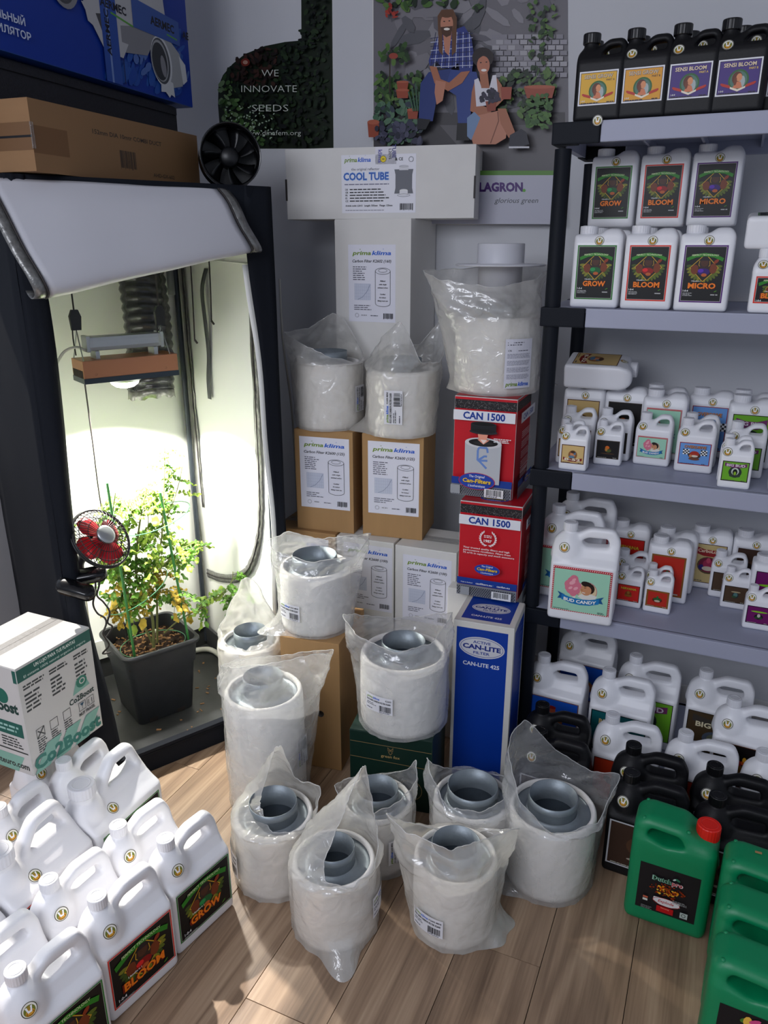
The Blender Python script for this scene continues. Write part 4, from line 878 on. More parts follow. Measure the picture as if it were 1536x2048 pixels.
def art_can(w, h, kind):
    p = Pr(); a, b = w / 2, h / 2
    p.rect(-a, -b, a, b, RED); speck(p, -a, b - .034, a, b - .007, (.16, .15, .16), 260, (.46, .45, .45), .0016)
    p.rect(-a, b - .066, a, b - .036, (.90, .90, .92))
    if kind == 'side':
        p.text('CAN 1500', 0, b - .059, .016, BLU, 'c', .03, 0, w * .72)
        for k in range(5): p.greek(-a * .8, b - .115 - k * .03, a * .7, b - .092 - k * .03, 4, (.93, .78, .78), .42, .5)
        p.greek(-a * .8, -b + .075, a * .7, -b + .095, 3, (.93, .78, .78)); p.rect(-a, -b + .036, a, -b + .056, BLU); holes(p, -a, -b, a, -b + .034, .0085); can_logo(p, 0, -b + .047, .55)
        return p
    p.text('CAN 1500', 0, b - .0605, .0205, BLU, 'c', .035, 0, w * .68)
    if kind == 'picture':
        p.rect(-a, -b + .034, a, -b + .056, BLU); holes(p, -a, -b, a, -b + .034)
        p.poly([(-.050, -b + .045), (-.052, .02), (.058, .02), (.056, -b + .045)], (.74, .75, .77)); p.ell(.003, .02, .055, .016, (.82, .82, .83), 28); p.ell(.003, .021, .044, .0115, (.07, .07, .08), 26); p.ell(.003, .019, .03, .006, (.16, .16, .16), 18)
        for pts in ([(.016, .0), (.016, .006), (-.008, .006), (-.012, -.002), (-.012, -.034), (.018, -.032)], [(.016, -.020), (.010, -.018), (-.012, -.034)], [(-.010, -.032), (.016, -.056)], [(.016, .002), (.018, -.008)]): p.line(pts, .0062, (.42, .55, .80))
        p.poly([(-.014, .046), (.016, .046), (.013, .030), (.022, .030), (.004, .016), (-.015, .030), (-.011, .030)], (.93, .62, .52)); p.poly([(-.006, .030), (.014, .030), (.004, .018)], (.96, .88, .84))
        p.poly([(-.036, .075), (-.036, .052), (.040, .052), (.040, .075)], (.11, .12, .14)); p.ell(.002, .053, .042, .0075, (.15, .16, .18), 24); p.ell(.002, .056, .036, .006, (.09, .09, .1), 24); p.ell(.002, .076, .038, .007, (.14, .15, .17), 24); p.ell(.002, .076, .034, .005, (.05, .05, .06), 24)
        p.greek(.034, .024, .086, .038, 3, WHITE, .5, .2); can_logo(p, -.012, -b + .050, 1.0)
        p.rect(-a, -b + .006, -a + .030, -b + .033, (.62, .63, .65)); p.rect(a - .080, -b + .004, a - .022, -b + .030, (.93, .93, .93)); p.bars(a - .074, -b + .010, a - .028, -b + .028, INK, 26); p.greek(a - .074, -b + .005, a - .03, -b + .009, 1, INK)
    else:
        p.rect(-a, -b + .036, a, -b + .058, BLU); holes(p, -a, -b, a, -b + .035)
        p.text('Made in Holland', -a * .84, -b + .0445, .004, WHITE, 'l', .0, 0, .036); p.text('canfilters.eu', -a * .34, -b + .044, .0062, WHITE, 'l', .015, 0, .05); p.text('//', .022, -b + .044, .006, (.4, .6, .9), 'c'); p.text('canfan.eu', a * .36, -b + .044, .0062, WHITE, 'l', .015, 0, .04)
        for sgn in (-1, 1): p.line([(sgn * .022 * cos(radians(q)), .048 + .022 * sin(radians(q))) for q in range(-85, 60, 12)], .0022, (.95, .90, .90))
        for q in range(-70, 60, 16):
            for sgn in (-1, 1): p.ell(sgn * .0245 * cos(radians(q)), .048 + .0245 * sin(radians(q)), .0042, .0018, (.95, .90, .90), 7, sgn * radians(q + 60))
        p.greek(-.012, .050, .012, .060, 2, (.95, .88, .88), .5, .05); p.text('1987', 0, .0365, .0085, (.97, .93, .93), 'c', .03, 0, .024)
        for k, t in enumerate(('Your trusted quality filters and high', 'performance ventilation. Filters from', '75 m\u00b3/h in capacity and much moooore')): p.text(t, -a * .80, .011 - .0085 * k, .0054, (.97, .92, .92), 'l', .015, .1, w * (.76, .78, .84)[k])
        can_logo(p, .002, -.052, .72); p.rect(-a + .014, -b + .005, -a + .042, -b + .032, (.62, .63, .65)); p.rect(a - .074, -b + .004, a - .014, -b + .029, (.93, .93, .93)); p.bars(a - .068, -b + .010, a - .02, -b + .027, INK, 26)
    return p
def redtop(w, d):
    p = Pr(); p.rect(-w / 2, -d / 2, w / 2, d / 2, (.72, .08, .14)); can_logo(p, 0, -d * .28, .8); return p
CW, CD, CH = .187, .187, .300
for loc, rz, kd, lb in (((-.676, 2.079, .554), 2.8, 'text', 'red carton with laurel emblem and white lettering, lower of the two'), ((-.722, 2.135, .8555), 1.8, 'picture', 'red carton picturing a filter and collar, upper of the two')):
    carton('filter_carton', lb, loc, radians(rz), CW, CD, CH, M['carton_white'], [('printed_front', art_can(CW - .002, CH - .004, kd), front(CW, CH), 'gloss'), ('printed_side', art_can(CD - .002, CH - .004, 'side'), side(CW, CD, CH), 'gloss'), ('printed_top', redtop(CW - .003, CD - .003), top(CW, CD, CH), 'gloss')], flaps=False, group='red filter cartons')
def lite_logo(p, x, y, s):
    p.ell(x, y, .067 * s, .034 * s, (.80, .80, .82), 34); p.ring(x, y, .063 * s, .030 * s, .0014 * s, (.12, .22, .56), 34)
    p.text('ACTIVE', x, y + .0125 * s, .0085 * s, (.12, .22, .56), 'c', .02, 0, .052 * s); p.text('CAN-LITE', x, y - .0065 * s, .0145 * s, (.10, .18, .50), 'c', .04, 0, .112 * s); p.text('FILTER', x, y - .0215 * s, .0085 * s, (.12, .22, .56), 'c', .02, 0, .048 * s)
def art_lite(w, h, kind):
    p = Pr(); a, b = w / 2, h / 2; p.rect(-a, -b, a, b, (.84, .83, .80)); c = (.02, .22, .60)
    if kind == 'side':
        p.rect(-a + .012, -b, a - .012, b - .018, c)
        for k in range(26):
            y = -b + .02 + k * (h - .05) / 26
            p.line([(-a + .03, y), (0, y + .016)], .003, (.10, .32, .70)); p.line([(0, y + .016), (a - .03, y)], .003, (.10, .32, .70))
        return p
    if kind == 'top':
        p.rect(-a + .016, -b + .016, a - .016, b, c); lite_logo(p, 0, -b + .098, .86); p.text('CAN-LITE 425', -.002, -b + .036, .010, (.88, .88, .9), 'c', .03, 0, .090); return p
    p.rect(-a + .009, -b + .0, a - .016, b - .018, c); lite_logo(p, -.003, b - .076, 1.0); p.text('CAN-LITE 425', -.003, b - .138, .0125, (.84, .85, .9), 'c', .03, 0, .108)
    return p
LW, LD, LH = .177, .172, .55
carton('filter_carton', 'tall blue carton with white oval badge standing on the floor', (-.628, 1.907, 0), radians(4.3), LW, LD, LH, M['carton_white'], [('printed_front', art_lite(LW - .002, LH - .003, 'front'), front(LW, LH), 'gloss'), ('printed_side', art_lite(LD - .002, LH - .003, 'side'), side(LW, LD, LH), 'gloss'), ('printed_top', art_lite(LW - .003, LD - .003, 'top'), top(LW, LD, LH), 'gloss')], flaps=False)
def art_fox(w, h):
    p = Pr(); a, b = w / 2, h / 2; g = (.055, .16, .13); t = (.56, .46, .30); p.rect(-a, -b, a, b, g)
    p.line([(-a, b - .034), (a, b - .038)], .0016, t); p.line([(-a, b - .086), (a, b - .094)], .0016, t)
    p.text('green fox', .0, b - .075, .0095, (.72, .60, .38), 'c', .005, 0, .056)
    x, y = .0, b - .052
    for s in (-1, 1): p.line([(x + s * .008, y + .012), (x, y + .002), (x + s * .006, y - .004), (x, y - .012)], .0013, t); p.line([(x + s * .008, y + .012), (x + s * .007, y), (x, y + .006)], .001, t)
    p.ring(.06, -b + .07, .035, .035, .0016, t, 30)
    return p
FW, FD, FH = .245, .215, .25
gf = carton('ballast_carton', 'dark green carton with gold lettering under a bagged filter', (-.862, 1.690, 0), radians(9.5), FW, FD, FH, mat('dark_green_carton', rgb(22, 48, 40), .5), [('printed_front', art_fox(FW - .004, FH - .006), front(FW, FH), 'gloss')], tape=False)

# ------------------------------------------------------------------ bagged carbon filters
def bag_mesh(R, h, ctrl, tails, seed, crumple=1.0, mt='film_milky', slack=.006):
    NT, NB, NU = 112, 22, 26
    C = sorted(ctrl); n = len(C)
    def at(deg):
        d = deg % 360
        for i in range(n):
            a0 = C[i][0]; a1 = C[(i + 1) % n][0] + (360 if i == n - 1 else 0); dd = d if d >= a0 else d + 360
            if a0 <= dd <= a1:
                t = (dd - a0) / max(1, a1 - a0); return tuple(C[i][j] + (C[(i + 1) % n][j] - C[i][j]) * t for j in (1, 2, 3))
        return C[0][1:]
    top_ = [at(360 * k / NT) for k in range(NT)]
    for _ in range(2): top_ = [tuple((top_[k - 1][j] + 2 * top_[k][j] + top_[(k + 1) % NT][j]) / 4 for j in (0, 1, 2)) for k in range(NT)]
    rows = []; sx = seed * 7.3
    def crease(x, y, z, s, amp):
        v = noise.noise(Vector((x * s + sx, y * s - sx, z * s * .7 + sx * .5))); v2 = noise.noise(Vector((x * s * 2.3 - sx, y * s * 2.3, z * s * 2.3 + 3)))
        return amp * ((1 - 2 * abs(v)) - .55 + .45 * (1 - 2 * abs(v2)))
    for i in range(NB + NU + 1):
        row = []
        for k in range(NT):
            a = 2 * pi * k / NT; dg = 360 * k / NT; ca, sa = cos(a), sin(a)
            if i <= NB:
                v = i / NB; z = .0012 + (h - .004) * v
                fold = .5 + .5 * sin(3 * a + seed) * sin(1.3 * v * pi + seed * 2)
                r = R + .0035 + slack * fold * (.35 + .65 * v) + max(0, crease(ca * R * 1.2, sa * R * 1.2, z, 14, .005 * crumple))
                for td, tr in tails:
                    df = (dg - td + 180) % 360 - 180; w = math.exp(-(df / 17) ** 2) * max(0, 1 - z / .055) ** 1.6
                    r = r + (tr - r) * w if tr > r else r
                ex = max(0, min(.075, hypot(top_[k][0], top_[k][1]) - R - .012)) * max(0, (top_[k][0] * ca + top_[k][1] * sa) / max(.01, hypot(top_[k][0], top_[k][1]))) ** 3
                r += ex * .62 * v ** 1.1
            else:
                t = (i - NB) / NU; xt, yt, zt = top_[k]; s = t * (.55 + .45 * t)
                r0 = R + .0035 + slack * (.5 + .5 * sin(3 * a + seed) * sin(1.3 * pi + seed * 2))
                r0 += .62 * max(0, min(.075, hypot(xt, yt) - R - .012)) * max(0, (xt * ca + yt * sa) / max(.01, hypot(xt, yt))) ** 3
                x, y = r0 * ca + (xt - r0 * ca) * s, r0 * sa + (yt - r0 * sa) * s; z = h - .003 + (zt - h + .003) * t
                g = sin(pi * min(1, t * 1.15)); q = crease(ca * .12, sa * .12, z, 8, .017 * crumple) * (.25 + .75 * g) + crease(ca * .1, sa * .1, z * 1.6, 24, .0035 * crumple)
                z += .005 * crumple * noise.noise(Vector((ca * 6 + sx, sa * 6, t * 4))) * t
                row.append((x + q * ca, y + q * sa, z)); continue
            row.append((r * ca, r * sa, max(z, .0012)))
        rows.append(row)
    b = MB(); b.grid(rows, 0, True, True)
    bot = [(p[0] * .5, p[1] * .5, .0010) for p in rows[0]]; b.grid([bot, rows[0]], 0, True, True); b.add(bot, [list(range(NT))], 0)
    edge_hl = MB(); edge_hl.tube(rows[-1], .0011, 5, closed=True)  # tube added round the bag mouth to imitate the film's edge highlight
    return b.mesh('plastic_bag', M[mt]), edge_hl.mesh('bag_edge_highlight', M['film_edge_highlight'])
def eco_label(w, h, style=0):
    p = Pr(); a, b = w / 2, h / 2
    n = 8
    p.rect(-a, -b, a, b, (.88, .88, .90), n)
    prima_logo(p, -a * .9, b * .52, h * .13, w * .5)
    p.text('K2600 MINI' if style == 0 else 'K2603', a * .9, b * .56, h * .09, INK, 'r', .02)
    p.text('ECO LINE CARBON FILTER K2600', -a * .9, b * .18, h * .1, INK, 'l', .03, 0, w * .88)
    p.greek(-a * .9, -b * .35, -a * .1, b * .02, 2, (.3, .3, .34), .4); p.bars(a * .1, -b * .75, a * .88, -b * .06, INK, 18); p.greek(a * .1, -b * .93, a * .88, -b * .82, 1, INK); p.greek(-a * .9, -b * .8, -a * .3, -b * .6, 1, (.4, .4, .45))
    return p
def sheet_label(w, h):
    p = Pr(); a, b = w / 2, h / 2; p.rect(-a, -b, a, b, (.86, .86, .90), 8); p.greek(-a * .85, b * .72, a * .4, b * .9, 2, (.35, .35, .4), .4); p.line([(-a * .85, b * .62), (a * .85, b * .62)], .0008, (.4, .4, .45)); p.text('CN', -a * .82, b * .5, .0055, INK, 'l', .01); p.greek(-a * .1, b * .5, a * .8, b * .56, 1, (.35, .35, .4))
    for k in range(4): p.greek(-a * .85, b * (.22 - .28 * k), a * .85, b * (.42 - .28 * k), 4, (.5, .5, .56), .4, .1)
    prima_logo(p, -a * .9, -b * .90, .0115, w * .86); return p
def bagged_filter(label, x, y, z, R, h, ctrl, tails, seed, film='film_milky', neck=.6, neck_h=.05, lab=None, crumple=1.0, rim=.016, slack=.006):
    t = thing('carbon_filter', label, 'filter', (x, y, z), radians(24), 'bagged carbon filters')
    hb = h - neck_h * .0
    b = MB(); b.lathe([(R * .9, .003), (R * .98, .006), (R, .02), (R * 1.006, hb * .5), (R, hb - .022), (R * .985, hb - .007), (R * .94, hb), (R * .88, hb - .002), (R * .86, hb - .012)], 56)
    b.disc(R * .9, .003, 56, up=False); b.part('fleece_sleeve', M['fleece'], t)
    ri = R * .865; nr = R * neck
    b = MB(); b.lathe([(ri, hb - .010), (ri, hb - .014), (ri * .96, hb - .018), (nr * 1.12, hb - .018), (nr * 1.08, hb - .012), (nr * 1.01, hb - .010)], 48); b.part('top_plate', M['galv'], t)
    b = MB(); zt = hb + neck_h - .018; b.lathe([(nr, hb - .02), (nr, zt - .020), (nr * 1.025, zt - .017), (nr, zt - .013), (nr * 1.0, zt), (nr * .975, zt), (nr * .97, hb - .03)], 48); c = b.part('neck_collar', M['galv'], t)
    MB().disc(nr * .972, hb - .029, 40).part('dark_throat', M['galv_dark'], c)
    if lab:
        st, w_, h_, ang, zc = lab[:5]; pr = sheet_label(w_, h_) if st == 'sheet' else eco_label(w_, h_, st)
        if len(lab) > 5 and lab[5]:
            q = Pr(); q.sh = [([(-p1, p0) for p0, p1 in v], f, c, k) for v, f, c, k in pr.sh]; q.k = pr.k; pr = q
        part('label', pr.mesh('label', cyl_map(R + .0125, zc, radians(ang)), 'paper'), t)
    bm_, hm_ = bag_mesh(R, h, ctrl, tails, seed, crumple, film, slack); part('bag_edge_highlight', hm_, part('plastic_bag', bm_, t))
    return t
BF = [
 ('bagged filter with crumpled peaked bag on the left upper kraft carton', -1.205, 2.255, 1.0, .108, .215, [(0, 0.11, 0, 0.232), (30, 0.09, 0.05, 0.275), (60, 0.051, 0.06, 0.339), (80, 0.022, 0.06, 0.361), (100, -0.003, 0.06, 0.352), (140, -0.062, 0.06, 0.314), (180, -0.143, 0, 0.304), (220, -0.084, -0.06, 0.279), (270, 0.013, -0.09, 0.236), (320, 0.098, -0.05, 0.215)], [], 1, 'film_milky', .58, .05, (0, .085, .055, 62, .10, 1)),
 ('bagged filter with white barcode label turned sideways on the right upper kraft carton', -.945, 2.262, 1.0, .108, .205, [(0, 0.136, 0, 0.261), (25, 0.135, 0.06, 0.332), (40, 0.131, 0.08, 0.358), (80, 0.06, 0.08, 0.267), (130, -0.038, 0.06, 0.269), (180, -0.098, 0, 0.242), (220, -0.057, -0.04, 0.311), (240, -0.008, -0.06, 0.358), (255, 0.01, -0.06, 0.336), (280, 0.053, -0.09, 0.235), (330, 0.117, -0.05, 0.229)], [(170, .185)], 2, 'film_milky', .58, .05, (0, .105, .058, -14, .10, 1)),
 ('large bagged filter with printed sheet standing on the red cartons', -.645, 2.275, 1.1565, .122, .22, [(0, 0.15, 0, 0.364), (45, 0.09, 0.1, 0.359), (90, -0.004, 0.13, 0.354), (140, -0.137, 0.08, 0.348), (180, -0.224, 0, 0.347), (220, -0.178, -0.07, 0.323), (270, -0.031, -0.1, 0.303), (320, 0.091, -0.07, 0.323)], [(24, .235), (170, .146)], 3, 'film_milky', .56, .05, ('sheet', .088, .140, 22, .095)),
 ('clear bagged filter with galvanised collar on the tall kraft carton', -1.075, 1.895, .4515, .108, .20, [(0, 0.161, 0, 0.286), (10, 0.172, 0.02, 0.293), (50, 0.106, 0.07, 0.264), (90, 0.009, 0.09, 0.246), (140, -0.087, 0.06, 0.284), (180, -0.137, 0, 0.277), (220, -0.111, -0.06, 0.269), (265, -0.004, -0.1, 0.246), (320, 0.125, -0.05, 0.249)], [(202, .192)], 4, 'film_clear', .63, .05, (0, .080, .052, -38, .085)),
 ('bagged filter with wide open bag on the dark green carton', -.745, 1.812, .2515, .125, .22, [(0, 0.137, 0, 0.338), (40, 0.109, 0.08, 0.295), (90, -0.016, 0.12, 0.259), (140, -0.134, 0.08, 0.292), (180, -0.172, 0, 0.335), (215, -0.129, -0.08, 0.311), (265, -0.027, -0.12, 0.28), (315, 0.076, -0.09, 0.294)], [], 5, 'film_clear', .5, .05, (1, .088, .052, -32, .115)),
 ('tall clear bagged filter with open galvanised neck in front of the kraft carton', -1.092, 1.605, 0, .112, .375, [(0, 0.196, 0.0, 0.483), (15, 0.201, 0.03, 0.485), (60, 0.111, 0.1, 0.434), (90, 0.027, 0.11, 0.415), (140, -0.074, 0.06, 0.435), (180, -0.116, 0, 0.447), (225, -0.064, -0.09, 0.496), (270, 0.056, -0.12, 0.528), (320, 0.171, -0.06, 0.524)], [], 6, 'film_clear', .50, .06, (0, .09, .055, 64, .20, 1)),
 ('milky bagged filter beside the tent, behind the tall clear one', -1.262, 1.80, 0, .093, .40, [(0, 0.077, 0, 0.474), (60, 0.026, 0.03, 0.572), (90, 0.0, 0.03, 0.595), (120, -0.019, 0.03, 0.592), (180, -0.094, 0, 0.439), (230, -0.063, -0.05, 0.405), (270, -0.006, -0.07, 0.399), (320, 0.06, -0.04, 0.417)], [], 7, 'film_milky', .55, .05, None),
 ('bagged filter with knotted bag strip, leftmost on the floor', -.918, 1.362, 0, .102, .195, [(0, 0.108, 0, 0.166), (30, 0.117, 0.04, 0.236), (70, 0.051, 0.06, 0.243), (100, 0.023, 0.03, 0.371), (125, 0.008, 0.03, 0.366), (150, -0.03, 0.02, 0.228), (190, -0.03, -0.02, 0.23), (230, -0.013, -0.05, 0.21), (270, 0.008, -0.08, 0.198), (310, 0.075, -0.07, 0.196)], [(133, .20)], 8, 'film_milky', .6, .05, (0, .085, .07, -70, .08)),
 ('milky bagged filter with a tall teardrop opening, frontmost on the floor', -.703, 1.285, 0, .10, .195, [(0, 0.106, 0, 0.23), (40, 0.089, 0.04, 0.327), (60, 0.075, 0.04, 0.426), (100, 0.066, 0.035, 0.416), (150, 0.041, 0.0, 0.36), (190, 0.009, -0.03, 0.289), (225, -0.02, -0.07, 0.238), (250, -0.013, -0.1, 0.217), (290, 0.043, -0.1, 0.203), (330, 0.093, -0.06, 0.207)], [(280, .176)], 9, 'film_milky', .50, .05, (0, .085, .06, 78, .10)),
 ('clear bagged filter between two milky ones before the dark green carton', -.70, 1.528, 0, .093, .185, [(0, 0.102, 0, 0.241), (30, 0.104, 0.03, 0.284), (60, 0.081, 0.06, 0.226), (100, -0.007, 0.09, 0.181), (150, -0.088, 0.05, 0.201), (180, -0.114, 0, 0.225), (230, -0.082, -0.06, 0.195), (270, -0.017, -0.09, 0.205), (310, 0.059, -0.06, 0.227)], [], 10, 'film_clear', .6, .05, (0, .075, .05, 30, .09, 1)),
 ('clear bagged filter at the foot of the tall blue carton', -.467, 1.624, 0, .103, .20, [(0, 0.09, 0, 0.247), (20, 0.099, 0.03, 0.234), (90, -0.017, 0.1, 0.197), (150, -0.097, 0.05, 0.255), (180, -0.124, 0, 0.32), (200, -0.116, -0.03, 0.301), (240, -0.079, -0.08, 0.234), (290, 0.008, -0.09, 0.219), (330, 0.071, -0.05, 0.224)], [], 11, 'film_clear', .64, .05, None),
 ('milky bagged filter with barcode label at lower left, front row', -.440, 1.410, 0, .10, .20, [(0, 0.149, 0, 0.275), (30, 0.125, 0.06, 0.215), (90, 0.0, 0.09, 0.176), (150, -0.133, 0.05, 0.253), (180, -0.168, 0, 0.318), (215, -0.124, -0.05, 0.305), (265, -0.024, -0.09, 0.292), (310, 0.045, -0.07, 0.302), (340, 0.108, -0.03, 0.287)], [(353, .153), (327, .14)], 12, 'film_milky', .58, .05, (0, .085, .052, -40, .075)),
 ('large filter in a tall clear bag at the right end of the floor group', -.262, 1.652, 0, .112, .215, [(0, 0.159, 0, 0.292), (15, 0.171, 0.02, 0.295), (60, 0.11, 0.07, 0.261), (100, 0.018, 0.09, 0.316), (140, -0.073, 0.05, 0.439), (165, -0.111, 0.02, 0.412), (190, -0.127, -0.02, 0.404), (230, -0.102, -0.08, 0.297), (270, -0.029, -0.11, 0.218), (320, 0.096, -0.07, 0.221)], [(204, .16)], 13, 'film_clear', .55, .05, None),
]
for a in BF: bagged_filter(*a, crumple=1.0)
# collar lying in the mouth of the large bag on the red cartons
t = thing('flange_collar', 'white round flange collar resting in the mouth of the large bag', 'collar', (-.646, 2.285, 1.4095), radians(24))
b = MB(); b.lathe([(.060, 0), (.064, 0), (.064, .105), (.128, .106), (.130, .1085), (.128, .111), (.070, .112), (.068, .116), (.068, .166), (.066, .168), (.064, .166), (.060, .02), (.060, 0)], 56); b.part('flange_body', M['white_metal'], t)
b = MB(); b.lathe([(.1285, .1105), (.1315, .1085), (.1285, .1065)], 56); b.part('rim_bead', M['white_metal'], t)
# ------------------------------------------------------------------ grow tent (local x along its front, y inward, z up)
TR = radians(62.0); TW, TD, TH = .70, .66, 1.728
def T(x, y, z): return (-1.25 + x * cos(TR) - y * sin(TR), 2.015 + x * sin(TR) + y * cos(TR), z)
tn = thing('grow_tent', 'open black grow tent with white lining and rolled up door flap', 'tent', (-1.25, 2.015, 0), TR)
def wav(a, b, n, f): return [f(a + (b - a) * i / n) for i in range(n + 1)]
def sheet(name, m, rows, parent, t=.002, label=None, m2=None):
    b = MB(); b.grid(rows); o = b.part(name, [m] if m2 is None else [m, m2], parent, label=label); solid(o, t, 0)
    if m2 is not None: o.modifiers[-1].material_offset = 1; o.modifiers[-1].material_offset_rim = 1
    return o
def nz(x, y, z, s, a): return a * noise.noise(Vector((x * s, y * s, z * s + 4.1)))
g = lambda n, a, b: [a + (b - a) * i / n for i in range(n + 1)]
# outer shell and white lining, panel by panel
for nm, m, off, amp in (('outer_panel', M['black_fabric'], .0, .004), ('lining_panel', M['lining'], .008, .007)):
    e = off
    sheet(nm, m, [[(x, TD - e + nz(x, 1, z, 5, amp), z) for x in g(10, -TW + e, -e)] for z in g(22, .004 + e, TH - e)], tn)
    sheet(nm, m, [[(-e + nz(3, y, z, 5, amp), y, z) for y in g(9, .004, TD - e)] for z in g(22, .004 + e, TH - e)], tn)
    sheet(nm, m, [[(-TW + e + nz(5, y, z, 5, amp), y, z) for y in g(9, .004, TD - e)] for z in g(22, .004 + e, TH - e)], tn)
    sheet(nm, m, [[(x, y, TH - e) for x in g(8, -TW + e, -e)] for y in g(8, .004, TD - e)], tn)
# front: right strip, left flap, strip above the opening
def rl(z): return -.085 + .0 * z + (.045 * (1 / (1 + math.exp((z - 1.25) * 9)))) + .006 * sin(z * 11)
sheet('front_panel', M['black_fabric'], [[(rl(z) + (0.001 - rl(z)) * k / 4, -.004 + nz(k, 2, z, 3, .005), z) for k in range(5)] for z in g(34, .10, TH)], tn)
def ll(z): return -.645 - .012 * max(0, (z - .9)) + .012 * sin(z * 5 + 1) + (.05 * max(0, .62 - z) if z < .62 else 0)
sheet('front_panel', M['black_fabric'], [[(-TW - .002 + (ll(z) + TW + .002) * k / 6, -.006 - .016 * sin(pi * k / 6) * min(1, max(0, (1.62 - z) / .4)) + nz(k * .3, 7, z, 4, .008), z) for k in range(7)] for z in g(34, .02, TH)], tn)
sheet('front_panel', M['black_fabric'], [[(x, -.003, z) for x in g(8, -TW, 0)] for z in (1.56, 1.62, 1.68, TH)], tn)
# white sliver of the pulled back door edge next to the right strip
sheet('door_edge', M['lining'], [[(x0 + rl(z), .006 + nz(x0, 3, z, 6, .004), z) for x0 in (-.012, .0, .012, .025)] for z in g(26, .3, 1.52)], tn)
# frame poles
for x, y in ((-.03, .03), (-.03, TD - .03), (-TW + .03, TD - .03), (-TW + .028, .028)):
    b = MB(); b.lathe([(.0095, .03), (.0095, TH - .02)], 14, 0, (x, y, 0)); b.part('frame_pole', M['pole'], tn)
for a, c in (((-.03, .03), (-TW + .028, .03)), ((-.03, .03), (-.03, TD - .03)), ((-TW + .03, TD - .03), (-.03, TD - .03)), ((-TW + .03, .03), (-TW + .03, TD - .03)), ((-.03, .33), (-TW + .03, .33))):
    MB().tube([(a[0], a[1], TH - .025), (c[0], c[1], TH - .025)], .0095, 12).part('roof_bar', M['pole'], tn)
# rolled up door flap: bulging sheet that curls under at the bottom
def flap(u):
    x0 = -.735 + .065 * u ** 0; k = u
    xl = -.735 + (.735 - .165) * k; xr = -.672 + (.672 - .098) * k
    out = .125 - .085 * k; zb = 1.462 + .098 * k
    pts = [(xl, -.004, TH - .012), (xl + .2 * (xr - xl), -.02 - out * .3, 1.735 - .3 * (1.735 - zb)), (xl + .5 * (xr - xl), -.015 - out * .72, 1.735 - .62 * (1.735 - zb)), (xl + .8 * (xr - xl), -.01 - out, zb + .20 * out + .02), (xr, -.01 - out * .98, zb + .06 * out), (xr, -.008 - out * .72, zb - .006), (xr, -.006 - out * .35, zb + .14 * out), (xr - .0, -.012, zb + .7 * out)]
    return spline(pts, 5)
rows = [flap(i / 26) for i in range(27)]
rows = [[(p.x, p.y + nz(p.x, 0, p.z, 6, .006), p.z + nz(p.x, 5, p.z, 7, .004)) for p in r] for r in rows]
fp = sheet('roll_flap', M['flap_white'], [list(r) for r in rows], tn, .003, label='white rolled up door flap', m2=M['black_fabric'])
for e0, e1 in ((0, 1), (25, 26)):
    A_, B_ = rows[e0], rows[e1]; sg = 1 if e0 else -1
    z_ = [[(p[0] + sg * .001, p[1] - .0035, p[2] + .001), (p[0] + (.020 if e0 else -.020), p[1] - .0035 + .001, p[2]), (p[0] + (.034 if e0 else -.030), p[1] + .002, p[2])] for p in (B_ if e0 else A_)[:30]]
    zo = sheet('zipper_tape', M['zip'], z_, tn, .002, label='silver zipper tape on the flap edge')
    MB().tube([(p[0] + sg * .001, p[1] - .006, p[2]) for p in (B_ if e0 else A_)[:30]], .0022, 6).part('zipper_cord', M['cord'], zo)
# side door seams on the right lining
def tape_path(pts, w, name='zipper_tape', wob=.004):
    P = spline(pts, 8); rows = []
    for i, p in enumerate(P):
        t = (P[min(i + 1, len(P) - 1)] - P[max(i - 1, 0)]).normalized(); n = Vector((0, -t.z, t.y))
        d = wob * noise.noise(Vector((i * .8, 3, 1)))
        rows.append([(-.016 + .004 * noise.noise(Vector((i * .9, j * 3, 0))), p.y + n.y * (j * w) + d, p.z + n.z * (j * w)) for j in (-.5, -.17, .17, .5)])
    o = sheet(name, M['zip'], rows, tn, .0015)
    MB().tube([(-.019, p.y + .004 * noise.noise(Vector((i * .8, 3, 1))), p.z) for i, p in enumerate(P)], .0018, 5).part('zipper_cord', M['cord'], o)
tape_path([(0, .115, 1.49), (0, .118, 1.2), (0, .122, .9), (0, .135, .70), (0, .18, .57), (0, .25, .47), (0, .36, .40), (0, .50, .355), (0, .60, .34)], .034)
tape_path([(0, .60, 1.52), (0, .597, 1.2), (0, .592, .9), (0, .585, .62)], .018)
MB().tube([(-.012, .04, 1.515), (-.012, .62, 1.535)], .003, 6).part('lining_seam', M['lining'], tn)
def ribbon(pts, w, m, name, parent, dirv=(0, 1, 0), t=.0016):
    P = spline(pts, 6); D = Vector(dirv); return sheet(name, m, [[tuple(p - D * w / 2), tuple(p + D * w / 2)] for p in P], parent, t)
ribbon([(-.012, .42, 1.50), (-.03, .425, 1.43), (-.028, .422, 1.32), (-.018, .436, 1.22), (-.022, .445, 1.13), (-.02, .45, 1.06)], .026, M['webbing'], 'webbing_strap', tn)
ribbon([(-.14, .42, 1.60), (-.14, .42, 1.42)], .024, M['webbing'], 'webbing_strap', tn, (.7, -.7, 0))
for x, y, z in ((-.10, .35, 1.28), (-.05, .32, 1.34)):
    b = MB(); b.tube(spline([(x, y, 1.70), (x + .002, y, 1.5), (x - .004, y, z)], 5), .0022, 6); b.tube([(x - .004, y, z), (x + .004, y, z - .012)], .0035, 6); b.part('flap_cord', M['cord'], tn)
